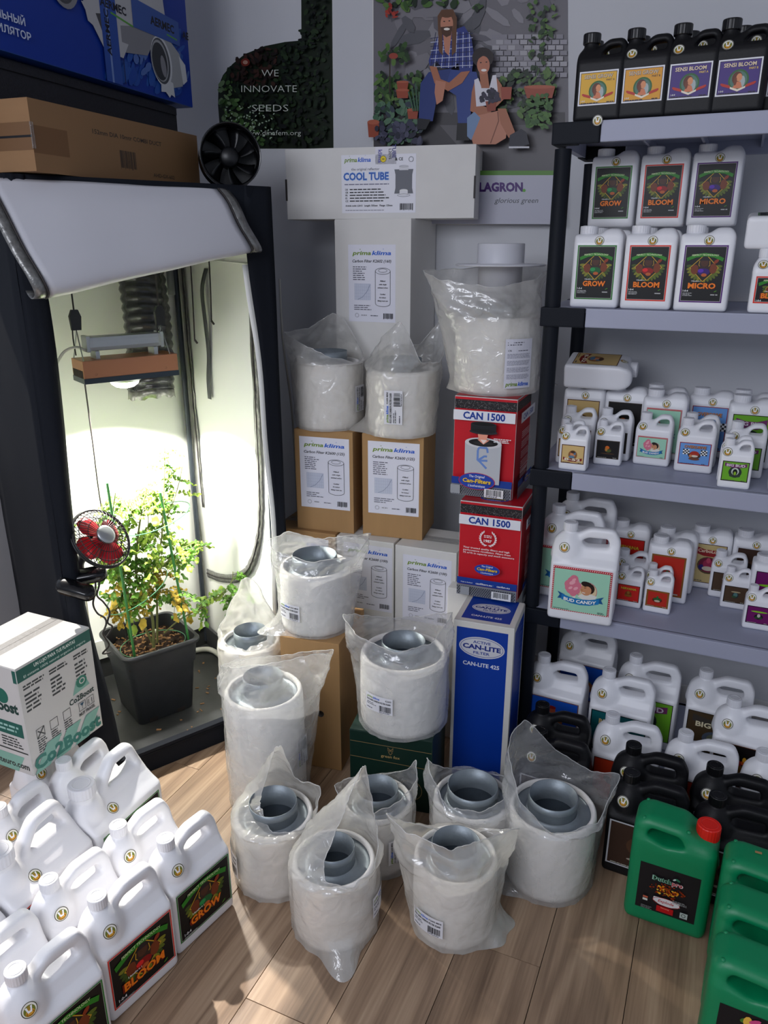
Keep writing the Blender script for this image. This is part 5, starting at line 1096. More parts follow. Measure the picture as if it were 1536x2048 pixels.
# base tray with a raised lip and a door sill
b = MB(); b.box((-TW / 2, TD / 2, .012), (TW - .03, TD - .03, .006)); b.box((-TW / 2, TD - .026, .055), (TW - .04, .012, .086), bev=.004); b.box((-.026, TD / 2, .055), (.012, TD - .05, .086), bev=.004); b.box((-TW + .03, TD / 2, .055), (.012, TD - .05, .086), bev=.004)
b.box((-TW / 2, .022, .042), (TW - .06, .012, .06), bev=.004); b.part('base_tray', M['tray'], tn)
b = MB(); b.box((-TW / 2, .006, .045), (TW - .01, .014, .088), bev=.005); b.box((-TW / 2, -.004, .086), (TW - .02, .026, .012), bev=.005); b.tube([(-TW + .02, -.006, .072), (-.01, -.006, .072)], .004, 8); b.part('door_sill', M['black_fabric'], tn)
b = MB(); b.box((-TW / 2, TD - .036, .135), (TW - .06, .006, .075)); b.part('lining_skirt', M['lining'], tn)
b = MB(); b.lathe([(.0045, 0), (.003, .002), (0, .0025)], 10, 0, axis='y'); b.part('brass_stud', mat('brass', rgb(170, 120, 50), .35, .9), tn, loc=(-.165, -.002, .04))
ch = MB(); random.seed(11)
for i in range(70):
    x, y = random.uniform(-.70, -.10), random.uniform(.05, .5)
    if -.49 < x < -.25 and .2 < y < .45: continue
    ch.box((x, y, .0165), (random.uniform(.004, .016), random.uniform(.003, .008), .002), rotz=random.random() * 3)
o = ch.part('bark_chips', M['chip'], None, loc=(-1.25, 2.015, .0), rot=(0, 0, TR)); tag(o, 'pale bark chips scattered over the dark tent tray', 'debris', kind='stuff')
MB().tube(spline([T(-.30, .62, .025), T(-.1, .56, .028), T(-.03, .50, .05), T(-.026, .40, .10)], 6), .011, 12).part
b = MB(); b.tube(spline([(-.20, .60, .028), (-.11, .585, .028), (-.05, .54, .03), (-.045, .40, .03)], 6), .0105, 12); tag(b.part('white_pipe', M['white_cable'], None, loc=(-1.25, 2.015, 0), rot=(0, 0, TR)), 'white hose lying in the tent corner behind the plant pot', 'pipe')

# ------------------------------------------------------------------ grow lamp with ballast
lp = thing('grow_lamp', 'bronze LED grow lamp hanging in the tent on ratchet ropes', 'lamp', T(-.35, .32, 0), TR)
b = MB(); b.box((0, 0, 1.226), (.292, .105, .052), bev=.002); b.part('housing', M['copper'], lp)
b = MB(); b.box((0, 0, 1.193), (.294, .107, .016), bev=.001); b.part('housing_trim', M['steel'], lp)
b = MB()
for k in range(11): b.box((-.1465, -.042 + k * .0084, 1.212), (.0015, .004, .022))
b.part('vent_slot', M['cord'], lp)
for x in (-.11, .105):
    b = MB(); b.lathe([(0, -.0015), (.003, -.001), (.0035, 0)], 8, axis='y'); b.part('screw', M['cord'], lp, loc=(x, -.053, 1.212))
b = MB(); b.lathe([(.052, 1.186), (.05, 1.18), (.044, 1.176)], 32, c=(-.01, 0, 0)); b.part('lens_ring', M['alu'], lp)
b = MB(); b.lathe([(.044, 1.178), (.04, 1.168), (.028, 1.159), (.012, 1.155), (.0005, 1.1545)], 28, c=(-.01, 0, 0)); b.part('led_lens', M['led'], lp)
b = MB(); b.box((0, .0, 1.296), (.225, .055, .042), bev=.012); b.box((-.113, 0, 1.296), (.012, .05, .048), bev=.004); b.box((.113, 0, 1.296), (.012, .05, .048), bev=.004); b.part('ballast', M['alu'], lp)
for x in (-.09, .09): MB().box((x, 0, 1.262), (.012, .05, .026)).part('ballast_bracket', M['alu'], lp)
for x in (-.14, .125):
    b = MB(); b.tube([(x, -.045, 1.252), (x * .97, 0, 1.335), (x, .045, 1.252)], .0018, 6); b.part('wire_hanger', M['alu'], lp)
    b = MB(); b.prism([(-.013, -.028), (.013, -.028), (.017, .01), (.010, .030), (-.008, .030), (-.016, .012)], -.007, .007); rt = b.part('ratchet_hanger', M['black'], lp, loc=(x * .97, 0, 1.365))
    MB().tube([(0, 0, .028), (.001, 0, .34)], .0024, 6).part('rope', M['cord'], rt)
    b = MB(); b.tube(spline([(-.010, -.004, .0), (-.014, -.006, -.05), (-.012, -.006, -.10)], 4), .002, 6); b.part('rope_tail', M['cord'], rt)
b = MB(); b.tube(spline([(-.115, -.01, 1.275), (-.15, -.015, 1.29), (-.19, -.01, 1.27), (-.215, 0, 1.2), (-.217, .02, 1.0), (-.205, .05, .7), (-.20, .06, .4), (-.21, .06, .12)], 7), .004, 8); b.part('power_cable', M['white_cable'], lp)
b = MB(); b.tube(spline([(-.122, .03, 1.2), (-.112, .06, 1.0), (-.10, .1, .8), (-.088, .11, .6), (-.09, .1, .45), (-.075, .08, .3), (-.085, .07, .17)], 7), .0024, 6); b.part('hanging_cord', M['cord'], lp)
sp = bpy.data.lights.new('lamp_light', 'SPOT'); sp.energy = LAMP_W; sp.spot_size = radians(122); sp.spot_blend = .10; sp.shadow_soft_size = .03; sp.color = (1.0, .97, .90)
so = bpy.data.objects.new('lamp_light', sp); link(so, lp); so.location = (-.01, 0, 1.150)

# black flexible duct hanging in the back corner
du = thing('flex_duct', 'black ribbed flexible duct hanging in the back of the tent', 'duct', T(-.20, .53, 0), TR)
pr_ = []; n = 20
for i in range(n * 4 + 1):
    z = 1.11 + i * (.60 / (n * 4)); pr_.append((.073 + (.0035, .001, -.003, .001)[i % 4], z))
b = MB(); rows = []
for r, z in pr_:
    rows.append([((r + nz(cos(a), sin(a), z, 3, .006)) * cos(a) + .012 * sin(z * 6), (r + nz(cos(a), sin(a), z, 3, .006)) * sin(a), z + .006 * cos(a * 2 + z * 3)) for a in [2 * pi * k / 36 for k in range(36)]])
b.grid(rows, 0, True, True); solid(b.part('duct_body', M['duct'], du), .0015)
b = MB(); rr = rows[0]; b.grid([[(p[0] * .98, p[1] * .98, p[2] + .002) for p in rr], [(p[0] * 1.02, p[1] * 1.0, p[2] - .022 - .012 * abs(sin(i * .9))) for i, p in enumerate(rr)]], 0, True, True); solid(b.part('torn_end', M['zip'], du), .001)

# ------------------------------------------------------------------ clip fan
fn = thing('clip_fan', 'small clip fan with red blades clamped to the tent pole', 'fan', T(-.585, .0, .805), TR)
ax = Vector((.35, -.73, .59)).normalized(); q = ax.to_track_quat('Z', 'Y'); FR = .086
hd = bpy.data.objects.new('fan_cage', None)
def onax(v): return tuple(q @ Vector(v))
b = MB()
for r, z in ((FR, 0.0), (FR * 1.02, -.006)): b.tube([(r * cos(2 * pi * k / 40), r * sin(2 * pi * k / 40), z) for k in range(40)], .003, 6, closed=True)
for r, z in ((FR * .86, .013), (FR * .86, -.022), (FR * .6, .021)): b.tube([(r * cos(2 * pi * k / 32), r * sin(2 * pi * k / 32), z) for k in range(32)], .0012, 5, closed=True)
for k in range(44):
    a = 2 * pi * k / 44; c_, s_ = cos(a), sin(a); c2, s2 = cos(a + .18), sin(a + .18)
    b.tube([(FR * .32 * c2, FR * .32 * s2, .026), (FR * .62 * c_, FR * .62 * s_, .021), (FR * .88 * c_, FR * .88 * s_, .012), (FR * c_, FR * s_, 0)], .0011, 4, cap=False)
    b.tube([(FR * c_, FR * s_, 0), (FR * .9 * c_, FR * .9 * s_, -.018), (FR * .55 * c_, FR * .55 * s_, -.034), (FR * .3 * c_, FR * .3 * s_, -.036)], .0009, 4, cap=False)
b.v = [onax(v) for v in b.v]; cg = b.part('cage', M['black'], fn)
b = MB(); b.lathe([(.0005, .030), (.02, .0295), (.027, .0265), (.028, .023)], 28); b.v = [onax(v) for v in b.v]; b.part('hub_badge', M['alu'], cg)

for j in range(4):
    b = MB(); rows = []
    for i in range(7):
        r = .014 + (FR * .88 - .014) * i / 6; w = .45 + .65 * sin(pi * min(1, .25 + i / 8))
        rows.append([(r * cos(j * pi / 2 + w * (k / 4 - .5) * 1.5 + .25 * i / 6), r * sin(j * pi / 2 + w * (k / 4 - .5) * 1.5 + .25 * i / 6), -.012 + .014 * (k / 4 - .5)) for k in range(5)])
    b.grid(rows); b.v = [onax(v) for v in b.v]; solid(b.part('blade', M['red'], fn), .0016)
b = MB(); b.lathe([(.016, .004), (.017, -.018), (.012, -.022)], 20); b.v = [onax(v) for v in b.v]; b.part('blade_hub', M['red'], fn)
b = MB(); b.lathe([(.026, -.034), (.030, -.045), (.030, -.075), (.022, -.088), (.0005, -.09)], 24); b.v = [onax(v) for v in b.v]; b.part('motor_housing', M['black'], fn)
b = MB(); b.tube(spline([onax((0, 0, -.07)), (-.055, .045, -.075), (-.06, .03, -.105)], 5), .013, 10); b.part('fan_neck', M['black'], fn)
b = MB()
def pill(L, w, h): return [(L * x, w * y) for x, y in [(cos(t) * .5 if abs(cos(t)) > 2 else (.5 - w / L * .5) * (1 if cos(t) > 0 else -1) + cos(t) * w / L * .5, sin(t) * .5) for t in [2 * pi * k / 24 + .01 for k in range(24)]]]
ou = pill(.125, .046, 0); rows = []
for s_, z in ((.7, -.016), (.96, -.012), (1, 0), (.96, .012), (.7, .017), (.02, .018)): rows.append([(x * s_, y * s_, z) for x, y in ou])
b.grid(rows, 0, True, True); b.part('clip_jaw', M['black_gloss'], fn, loc=(-.062, -.005, -.098), rot=(radians(18), radians(-6), radians(-22)))
b = MB(); b.grid([[(x * .9, y * .92, z) for x, y, z in r] for r in rows], 0, True, True); b.part('clip_jaw', M['black_gloss'], fn, loc=(-.098, -.045, -.112), rot=(radians(28), radians(12), radians(-48)))
b = MB(); b.lathe([(.012, 0), (.012, .004), (.009, .006), (.0005, .0065)], 20); b.v = [(x * 1.4, y * .8, z) for x, y, z in b.v]; b.part('red_button', M['red'], fn, loc=(-.092, -.005, -.080), rot=(radians(15), 0, radians(-20)))
b = MB(); b.tube(spline([(-.03, .0, -.10), (-.035, .0, -.15), (-.045, .005, -.19), (-.035, .012, -.225), (-.02, .0, -.24), (-.015, .01, -.265), (-.03, .0, -.285), (-.022, .012, -.31), (-.012, .02, -.34), (-.03, .03, -.365), (.0, .06, -.385)], 7), .0028, 6); b.part('fan_cord', M['cord'], fn)
b = MB(); b.tube(spline([(-.02, .0, -.10), (-.02, .01, -.14), (-.03, .01, -.17), (-.012, .02, -.20), (.002, .02, -.235), (-.01, .012, -.262), (.004, .02, -.285), (-.015, .02, -.31)], 7), .0028, 6); b.part('fan_cord', M['cord'], fn)

# ------------------------------------------------------------------ tomato plant in a square pot
pt = thing('tomato_plant', 'staked tomato plant in a square black pot under the grow lamp', 'plant', T(-.368, .334, .0152), TR)
def sq(h, r, n=5):
    o = []
    for cx, cy, a0 in ((1, 1, 0), (-1, 1, 90), (-1, -1, 180), (1, -1, 270)):
        for k in range(n + 1):
            a = radians(a0 + 90 * k / n); o.append((cx * (h - r) + r * cos(a), cy * (h - r) + r * sin(a)))
    return o
b = MB(); ro = [(.098, 0, .02), (.100, .004, .022), (.116, .185, .026), (.1165, .190, .026), (.121, .192, .027), (.127, .262, .030), (.1345, .264, .032), (.1365, .268, .033), (.1365, .276, .033), (.134, .280, .033), (.124, .279, .030), (.121, .262, .028), (.112, .16, .024)]
b.grid([[(x, y, z) for x, y in sq(h, r)] for h, z, r in ro], 0, True, True); b.add([(x, y, 0.001) for x, y in sq(.098, .02)], [list(range(24))], 0)
pot = b.part('pot', M['pot'], pt)
for o_, sm in ((pot, 40),):
    for p_ in o_.data.polygons: p_.use_smooth = True
    md = o_.modifiers.new('edges', 'EDGE_SPLIT'); md.split_angle = radians(35)
for x in (-.05, .05): MB().box((x, -.0995, .008), (.03, .004, .016), bev=.002).part('drain_slot', M['cord'], pt)
b = MB(); N_ = 30; rows = [[((i / N_ - .5) * .236, (j / N_ - .5) * .236, .228 + nz(i * .11, j * .11, 0, 2.2, .022) + nz(i, j, 1, .9, .007)) for j in range(N_ + 1)] for i in range(N_ + 1)]
b.grid(rows); b.part('soil', M['soil'], pt)
random.seed(5); cb = MB()
for i in range(230):
    x, y = random.uniform(-.112, .112), random.uniform(-.112, .112)
    if x > .0 and y < -.02 and random.random() < .6: continue
    cb.box((x, y, .238 + nz((x / .236 + .5) * N_ * .11, (y / .236 + .5) * N_ * .11, 0, 2.2, .022)), (random.uniform(.006, .016), random.uniform(.002, .005), .0025), rotz=random.random() * 3.1)
o = cb.part('bark_mulch', M['chip'], pt); o['kind'] = 'stuff'
MB().box((.045, .06, .252), (.014, .011, .009), bev=.003, rotz=.6).part('perlite_lump', M['perlite'], pt)
# leaf meshes: a compound leaf of toothed leaflets
def leaf_mesh(seed, m):
    R_ = random.Random(seed); b = MB(); L = .062
    def leaflet(ox, oy, oz, ang, ln, wd):
        n = 6; vs = []; c, s = cos(ang), sin(ang)
        for i in range(n + 1):
            t = i / n; w = wd * sin(pi * min(1, t * .93 + .06)) ** .8 * (1 + .22 * (i % 2)); zz = oz - .35 * ln * t * t + .004 * sin(t * 9)
            for sd in (-1, 0, 1):
                a, e = ln * t, sd * w * .5; vs.append((ox + a * c - e * s, oy + a * s + e * c, zz - abs(sd) * .0035 + (.0 if sd else .002)))
        fs = []
        for i in range(n):
            for k in (0, 1): fs.append((i * 3 + k, i * 3 + k + 1, i * 3 + k + 4, i * 3 + k + 3))
        b.add(vs, fs, 0, True)
    pth = [(L * t, .004 * sin(t * 3), .010 * sin(t * 2.2) - .03 * t * t) for t in (0, .25, .5, .75, 1)]
    b.tube(pth, .0009, 4, 1, cap=False)
    leaflet(*pth[-1], R_.uniform(-.2, .2), R_.uniform(.026, .036), R_.uniform(.014, .02))
    for i, t in ((2, .5), (3, .75), (1, .28)):
        for sd in (-1, 1):
            if R_.random() < .85: leaflet(*pth[i], sd * R_.uniform(.8, 1.25), R_.uniform(.016, .027), R_.uniform(.009, .014))
    return b.mesh('leaf', [m, M['stem']])
LM = [leaf_mesh(i, M['leaf']) for i in range(4)] + [leaf_mesh(10 + i, M['leaf2']) for i in range(4)] + [leaf_mesh(20 + i, M['leaf3']) for i in range(3)]
R_ = random.Random(3); stems = []
def branch(pts, r0, r1, name='stem'):
    P = spline(pts, 6); b = MB(); b.tube(P, r0, 7, r2=r1); b.part(name, M['stem'], pt); stems.append(P); return P
branch([(.0, -.03, .23), (.01, -.02, .36), (-.02, .0, .50), (.0, .01, .62), (.02, .0, .72), (.05, .01, .80)], .0055, .0022)
branch([(.005, -.025, .24), (-.03, -.01, .36), (-.07, .0, .48), (-.09, .01, .60), (-.07, .03, .70), (-.05, .02, .80)], .0045, .0018)
branch([(.03, .01, .23), (.05, .03, .36), (.06, .02, .50), (.08, .0, .62), (.10, .01, .72), (.12, .02, .84), (.13, .02, .93)], .0042, .0014)
branch([(.09, .0, .66), (.13, .0, .73), (.165, .01, .80), (.18, .01, .85)], .0022, .0010, 'side_shoot')
branch([(.05, -.01, .27), (.11, -.02, .31), (.18, -.04, .34), (.25, -.05, .37), (.30, -.05, .41), (.31, -.05, .45)], .003, .0012, 'side_shoot')
branch([(.24, -.05, .365), (.28, -.06, .365), (.33, -.07, .36)], .0016, .0009, 'side_shoot')
branch([(-.02, -.01, .44), (.05, -.03, .52), (.12, -.05, .58), (.19, -.06, .60)], .0024, .0011, 'side_shoot')
branch([(.0, .0, .5), (-.08, -.03, .56), (-.13, -.05, .66), (-.14, -.05, .74)], .0022, .001, 'side_shoot')
branch([(-.03, .0, .40), (-.10, -.04, .44), (-.15, -.06, .42)], .0022, .001, 'side_shoot')
branch([(.0, .0, .42), (.06, -.05, .45), (.10, -.08, .40)], .0022, .001, 'side_shoot')
branch([(.01, .0, .60), (.06, .05, .68), (.04, .08, .76)], .002, .001, 'side_shoot')
cnt = 0
for si, P in enumerate(stems):
    n = (42, 40, 30, 10, 12, 8, 26, 24, 16, 22, 18)[si]
    for k in range(n):
        f = R_.uniform(.30 if si < 3 else .2, 1.0); i = int(f * (len(P) - 1)); p = P[i]
        if si < 3 and p.z < .38 and R_.random() < .7: continue
        yel = p.z < .52 and R_.random() < .55 and si not in (4, 5)
        me = LM[8 + R_.randrange(3)] if yel else LM[R_.randrange(4) + (4 if R_.random() < (.55 if p.z > .5 else .2) else 0)]
        o = part('leaf', me, pt, tuple(p), (R_.uniform(-.5, .5), R_.uniform(-.5, .7) + (.5 if yel else 0), R_.uniform(0, 6.28)))
        s = R_.uniform(.75, 1.3) * (.75 if p.z > .78 else 1); o.scale = (s, s, s); cnt += 1
for (x0, y0, z0), (x1, y1, z1) in (((-.088, -.098, .22), (-.098, -.06, .86)), ((.105, -.10, .22), (.075, -.04, .79)), ((-.045, .06, .22), (-.075, .05, .68))):
    b = MB(); b.tube([(x0, y0, z0), (x1, y1, z1)], .0042, 10)
    for k in range(12):
        t = (k + .5) / 12; p = (x0 + (x1 - x0) * t, y0 + (y1 - y0) * t, z0 + (z1 - z0) * t); b.tube([p, (p[0], p[1], p[2] + .003)], .0052, 8)
    b.part('plant_stake', M['stake'], pt)
for z, r, cx, dx in ((.25, .112, .005, 0), (.46, .105, -.03, .05), (.70, .115, .06, .03)):
    b = MB(); b.tube([(cx + r * cos(2 * pi * k / 40), -.02 + r * .8 * sin(2 * pi * k / 40), z + dx * cos(2 * pi * k / 40)) for k in range(40)], .0016, 6, closed=True); b.part('support_ring', M['ring'], pt)
# silver black scrap of foil behind the pot
rows = [[(x, y + .02 * noise.noise(Vector((x * 20, z * 15, 2))), z + .01 * noise.noise(Vector((x * 18, z * 20, 7)))) for x, y, z in [(-.06 + .05 * u_ + .02 * v_, .36 + .10 * u_ - .03 * v_, .03 + .20 * v_) for u_ in g(8, 0, 1)]] for v_ in g(8, 0, 1)]
b = MB(); b.grid(rows); o = b.part('foil_sheet', M['duct'], None, loc=(-1.25, 2.015, 0), rot=(0, 0, TR)); solid(o, .0012); tag(o, 'crumpled dark foil standing in the tent corner right of the pot', 'foil')

# ------------------------------------------------------------------ things stacked on the tent
def art_combi(w, h):
    p = Pr(); x = lambda u: u - w / 2; z = lambda v: v - h / 2
    p.rect(-w / 2, -h / 2, w / 2, h / 2, (.548, .416, .282)); p.rect(x(.0), z(.040), x(.115), z(.098), (.46, .33, .21))
    p.text('152mm DIA 10mtr COMBI DUCT', x(.206), z(.104), .0105, (.22, .19, .17), 'l', .015, 0, .285); p.bars(x(.304), z(.034), x(.372), z(.076), (.20, .18, .17), 26); p.text('AHD-GX-602', x(.442), z(.022), .0095, (.26, .22, .19), 'l', .015, 0, .10)
    return p
br = carton('duct_carton', 'long brown cardboard carton of combi duct on top of the tent', (-1.503, 1.425, 1.7305), radians(94), .675, .20, .152, M['kraft_dark'], [('printed_front', art_combi(.675, .152), front(.675, .152), 'paper')])
e_ = Pr(); e_.rect(-.10, -.030, .10, .028, (.43, .31, .2)); e_.rect(-.06, -.004, .10, .001, INK); part('printed_end', e_.mesh('printed_end', plane_map((0, .10, .076), (0, -1, 0), (-1, 0, 0)), 'paper'), br)
MB().box((.001, -.0012, .076), (.008, .004, .055), bev=.001).part('tape_wrap', M['tape'], br)
bc = thing('padded_case', 'black textured case between the tent roof and the blue carton', 'case', (-1.640, 1.30, 1.7305), radians(95.2))
MB().box((.475, .165, .132), (.95, .33, .264), bev=.022).part('case_body', M['black_box'], bc)
MB().box((.475, -.002, .245), (.92, .008, .022), bev=.003).part('case_lip', M['black_box'], bc)
def fan_pic(p, x, y, s, full):
    """inline duct fan picture"""
    gr, lg, dk = (.62, .63, .64), (.80, .81, .82), (.30, .31, .33)
    p.poly([(x - .045 * s, y + .055 * s), (x + .03 * s, y + .07 * s), (x + .085 * s, y + .04 * s), (x + .105 * s, y - .01 * s), (x + .09 * s, y - .05 * s), (x + .03 * s, y - .065 * s), (x - .04 * s, y - .055 * s)], gr)
    p.poly([(x + .08 * s, y + .035 * s), (x + .115 * s, y + .015 * s), (x + .12 * s, y - .03 * s), (x + .095 * s, y - .045 * s)], lg)
    p.poly([(x - .03 * s, y - .04 * s), (x + .035 * s, y - .05 * s), (x + .04 * s, y - .09 * s), (x + .02 * s, y - .085 * s), (x + .01 * s, y - .095 * s), (x - .01 * s, y - .082 * s), (x - .035 * s, y - .085 * s)], lg)
    p.ell(x - .02 * s, y, .056 * s, .068 * s, lg, 28, .15); p.ell(x - .024 * s, y, .050 * s, .062 * s, dk, 28, .15); p.ell(x - .028 * s, y, .044 * s, .056 * s, gr, 28, .15); p.ell(x - .03 * s, y - .002 * s, .040 * s, .051 * s, (.20, .21, .23), 28, .15); p.ell(x - .012 * s, y - .012 * s, .014 * s, .03 * s, (.52, .52, .54), 16, .2)
def art_aermec(w, h):
    p = Pr(); random.seed(21); X = lambda u: w / 2 + u; Z = lambda v: v - h / 2
    p.rect(-w / 2, -h / 2, w / 2, h / 2, (.045, .20, .58))
    for _ in range(70):
        u, v = random.uniform(-.42, -.05), random.uniform(.02, .20); c = random.uniform(.25, .6); p.ell(X(u), Z(v), random.uniform(.012, .05), random.uniform(.006, .018), (.06 + c * .16, .22 + c * .2, .58 + c * .14), 10, random.uniform(.2, 1.2))
    for _ in range(26):
        u, v = random.uniform(-.30, -.02), random.uniform(.05, .15); p.ell(X(u), Z(v), random.uniform(.008, .03), random.uniform(.005, .013), (.30, .42, .68), 10, random.uniform(.4, 1.3))
    for _ in range(16): p.ell(X(random.uniform(-.75, -.58)), Z(random.uniform(.16, .3)), random.uniform(.02, .06), random.uniform(.01, .02), (.16, .34, .68), 10, .5)
    lg, gr, dk = (.72, .72, .73), (.52, .52, .54), (.28, .28, .30)
    p.poly([(X(-.55), Z(.33)), (X(-.30), Z(.36)), (X(-.14), Z(.30)), (X(-.13), Z(.22)), (X(-.22), Z(.12)), (X(-.36), Z(.085)), (X(-.50), Z(.13))], lg); p.poly([(X(-.36), Z(.15)), (X(-.16), Z(.19)), (X(-.24), Z(.10)), (X(-.36), Z(.085))], gr)
    p.poly([(X(-.52), Z(.17)), (X(-.44), Z(.075)), (X(-.36), Z(.07)), (X(-.33), Z(.11)), (X(-.42), Z(.11)), (X(-.44), Z(.18))], lg); p.poly([(X(-.465), Z(.155)), (X(-.44), Z(.11)), (X(-.38), Z(.11)), (X(-.39), Z(.17))], dk)
    p.ell(X(-.585), Z(.215), .062, .078, gr, 28, .1); p.ell(X(-.59), Z(.215), .052, .068, dk, 28, .1); p.ell(X(-.592), Z(.215), .046, .061, (.42, .42, .44), 24, .1)
    p.rect(X(-.445), Z(.0), X(-.375), Z(.25), (.16, .30, .62)); p.rect(X(-.42), Z(.0), X(-.412), Z(.25), (.45, .55, .76)); p.line([(X(-.36), Z(.005)), (X(-.36), Z(.07))], .003, (.1, .12, .3))
    p.text('AERMEC', X(-.385), Z(.18), .020, (.08, .08, .14), 'c', .03, 0, .115); p.text('AERMEC', X(-.412), Z(.12), .018, (.08, .08, .14), 'c', .03, 0, .11, pi / 2); p.line([(X(-.40), Z(.172)), (X(-.30), Z(.160))], .005, (.36, .62, .26))
    fan_pic(p, X(-.150), Z(.098), .98, True)
    p.poly([(X(-.30), Z(.16)), (X(-.06), Z(.16)), (X(-.06), Z(.225)), (X(-.30), Z(.235))], (.22, .34, .62)); p.text('AERMEC', X(-.150), Z(.188), .022, (.07, .07, .12), 'c', .035, 0, .125); p.line([(X(-.13), Z(.178)), (X(-.075), Z(.174))], .004, (.36, .62, .26)); p.text('AERMEC', X(.055), Z(.19), .022, (.07, .07, .12), 'c', .035, 0, .125) if False else p.text('AE', X(-.024), Z(.188), .020, (.07, .07, .12), 'c', .035, 0, .034)
    p.text('КАНАЛЬНЫЙ', X(-.738), Z(.064), .016, (.80, .84, .92), 'r', .02, 0, .16); p.text('ВЕНТИЛЯТОР', X(-.724), Z(.036), .016, (.80, .84, .92), 'r', .02, 0, .175)
    return p
carton('fan_carton', 'blue carton printed with inline fans and clouds at top left', (-1.5995, 1.205, 1.9965), radians(95.7), 1.105, .36, .46, mat('blue_carton', rgb(24, 70, 150), .45), [('printed_front', art_aermec(1.103, .456), front(1.105, .46), 'gloss')], flaps=False)
random.seed(9)
df = thing('duct_fan', 'black inline duct fan lying on the tent roof beside the brown carton', 'fan', (-1.435, 2.095, 1.8185), 0, rot=(radians(90), 0, radians(24 + 14)))
b = MB(); b.lathe([(.088, .0), (.0885, .012), (.084, .016), (.084, .12), (.0885, .124), (.0885, .135), (.086, .136), (.080, .12), (.080, .01), (.0865, -.001), (.088, 0)], 48); b.v = [(x, y, -z + .06) for x, y, z in b.v]; b.part('fan_casing', M['black_gloss'], df)
b = MB(); b.lathe([(.0005, .02), (.024, .02), (.028, .012), (.028, -.06)], 28); b.part('fan_hub', M['black'], df)
b = MB(); b.lathe([(.081, -.058), (.06, -.060), (.03, -.062), (.0005, -.062)], 32); b.part('dark_back_disc', M['black'], df)  # dark disc added at the rear to stand for the casing's shaded depth
for j in range(7):
    a0 = 2 * pi * j / 7; b = MB(); b.grid([[((.026 + .053 * i / 5) * cos(a0 + .05 * i + .45 * k / 3), (.026 + .053 * i / 5) * sin(a0 + .05 * i + .45 * k / 3), -.03 * k / 3) for k in range(4)] for i in range(6)]); solid(b.part('fan_blade', M['black'], df), .0015)
MB().box((.0, -.088, .0), (.12, .006, .12), bev=.002).part('mounting_foot', M['black'], df)
b = MB(); b.tube(spline([(-1.49, 2.44, 1.46), (-1.475, 2.42, 1.25), (-1.45, 2.42, 1.0), (-1.43, 2.40, .70), (-1.44, 2.42, .35), (-1.43, 2.44, .005)], 6), .004, 8); tag(b.part('white_cable', M['white_cable'], None), 'white cable hanging between the tent and the kraft cartons', 'cable')

# ------------------------------------------------------------------ carton on the jugs at left
def art_boost(w, h):
    p = Pr(); random.seed(31); a, b = w / 2, h / 2; dg, lg, ink = (.13, .36, .32), (.50, .68, .62), (.24, .25, .25)
    p.rect(-a, -b, a, b, (.80, .79, .77)); p.rect(-a, b - .038, a, b - .003, dg); p.text('UN LUJO PARA TUS PLANTAS', .0, b - .018, .0095, (.88, .92, .88), 'c', .02, 0, w * .56); p.text('El sistema 100% natural organico y seguro', .0, b - .032, .0070, (.84, .9, .86), 'c', .0, 0, w * .84)
    for k in range(3):
        x = -a + .012 + k * .082; p.greek(x, b - .066, x + .066, b - .050, 2, ink, .6, .3); p.greek(x, b - .130, x + .05, b - .074, 5, ink, .5, .4)
    p.poly([(.035, -b + .145), (.052, -b + .182), (.070, -b + .190), (.085, -b + .178), (.096, -b + .150)], lg); p.ell(.070, -b + .172, .019, .017, (.20, .48, .40), 18); p.ring(.072, -b + .173, .010, .009, .003, (.80, .79, .77), 14)
    p.text('Co2Boost', .064, -b + .122, .0165, (.12, .22, .2), 'c', .03, 0, .088)
    for x in (-.094, -.050, -.006): p.frame(x, -b + .092, x + .026, -b + .120, .0014, ink); p.greek(x, -b + .050, x + .030, -b + .089, 6, ink, .5, .3)
    p.line([(-.092, -b + .094), (-.070, -b + .118)], .003, ink); p.line([(-.090, -b + .114), (-.070, -b + .096)], .003, ink)
    for x in (.048, .078): p.frame(x, -b + .088, x + .025, -b + .114, .0014, ink)
    p.poly([(.053, -b + .110), (.068, -b + .110), (.0605, -b + .100)], (.16, .3, .4)); p.line([(.0605, -b + .101), (.0605, -b + .093)], .0015, ink); p.line([(.084, -b + .093), (.084, -b + .108)], .002, ink); p.line([(.095, -b + .093), (.095, -b + .108)], .002, ink)
    p.text('MUY FRAGIL', .075, -b + .074, .0095, ink, 'c', .03, 0, .058)
    for x in (-.098, -.03, .038): p.poly([(x - .02, -b), (x + .03, -b), (x + .08, -b + .066), (x + .03, -b + .066)], lg)
    p.text('Co2Boost', .0, -b + .010, .036, (.20, .46, .41), 'c', .05, 0, w * .95)
    return p
def art_boost_end(w, h):
    p = Pr(); a, b = w / 2, h / 2; dg, lg, ink = (.13, .36, .32), (.50, .68, .62), (.2, .22, .22)
    p.rect(-a, -b, a, b, (.78, .77, .76)); p.rect(a - .012, b - .038, a, b - .003, dg); p.ell(a - .062, b - .085, .022, .022, (.13, .40, .34), 20); p.text('Co2Boost', a - .012, b - .128, .030, (.12, .24, .22), 'r', .05, 0, .16); p.rect(-a, -b + .110, a - .008, -b + .150, dg); p.greek(a - .10, -b + .118, a - .02, -b + .142, 2, (.6, .76, .72)); p.greek(a - .09, -b + .072, a - .012, -b + .104, 4, ink); p.rect(-a, -b + .062, a - .004, -b + .066, ink)
    p.poly([(-a, -b + .0), (a - .05, -b), (a - .02, -b + .05), (-a, -b + .05)], lg); p.text('co2boosteuro.com', a - .008, -b + .014, .018, ink, 'r', .03, 0, .19); return p
BW, BD, BH = .245, .225, .312
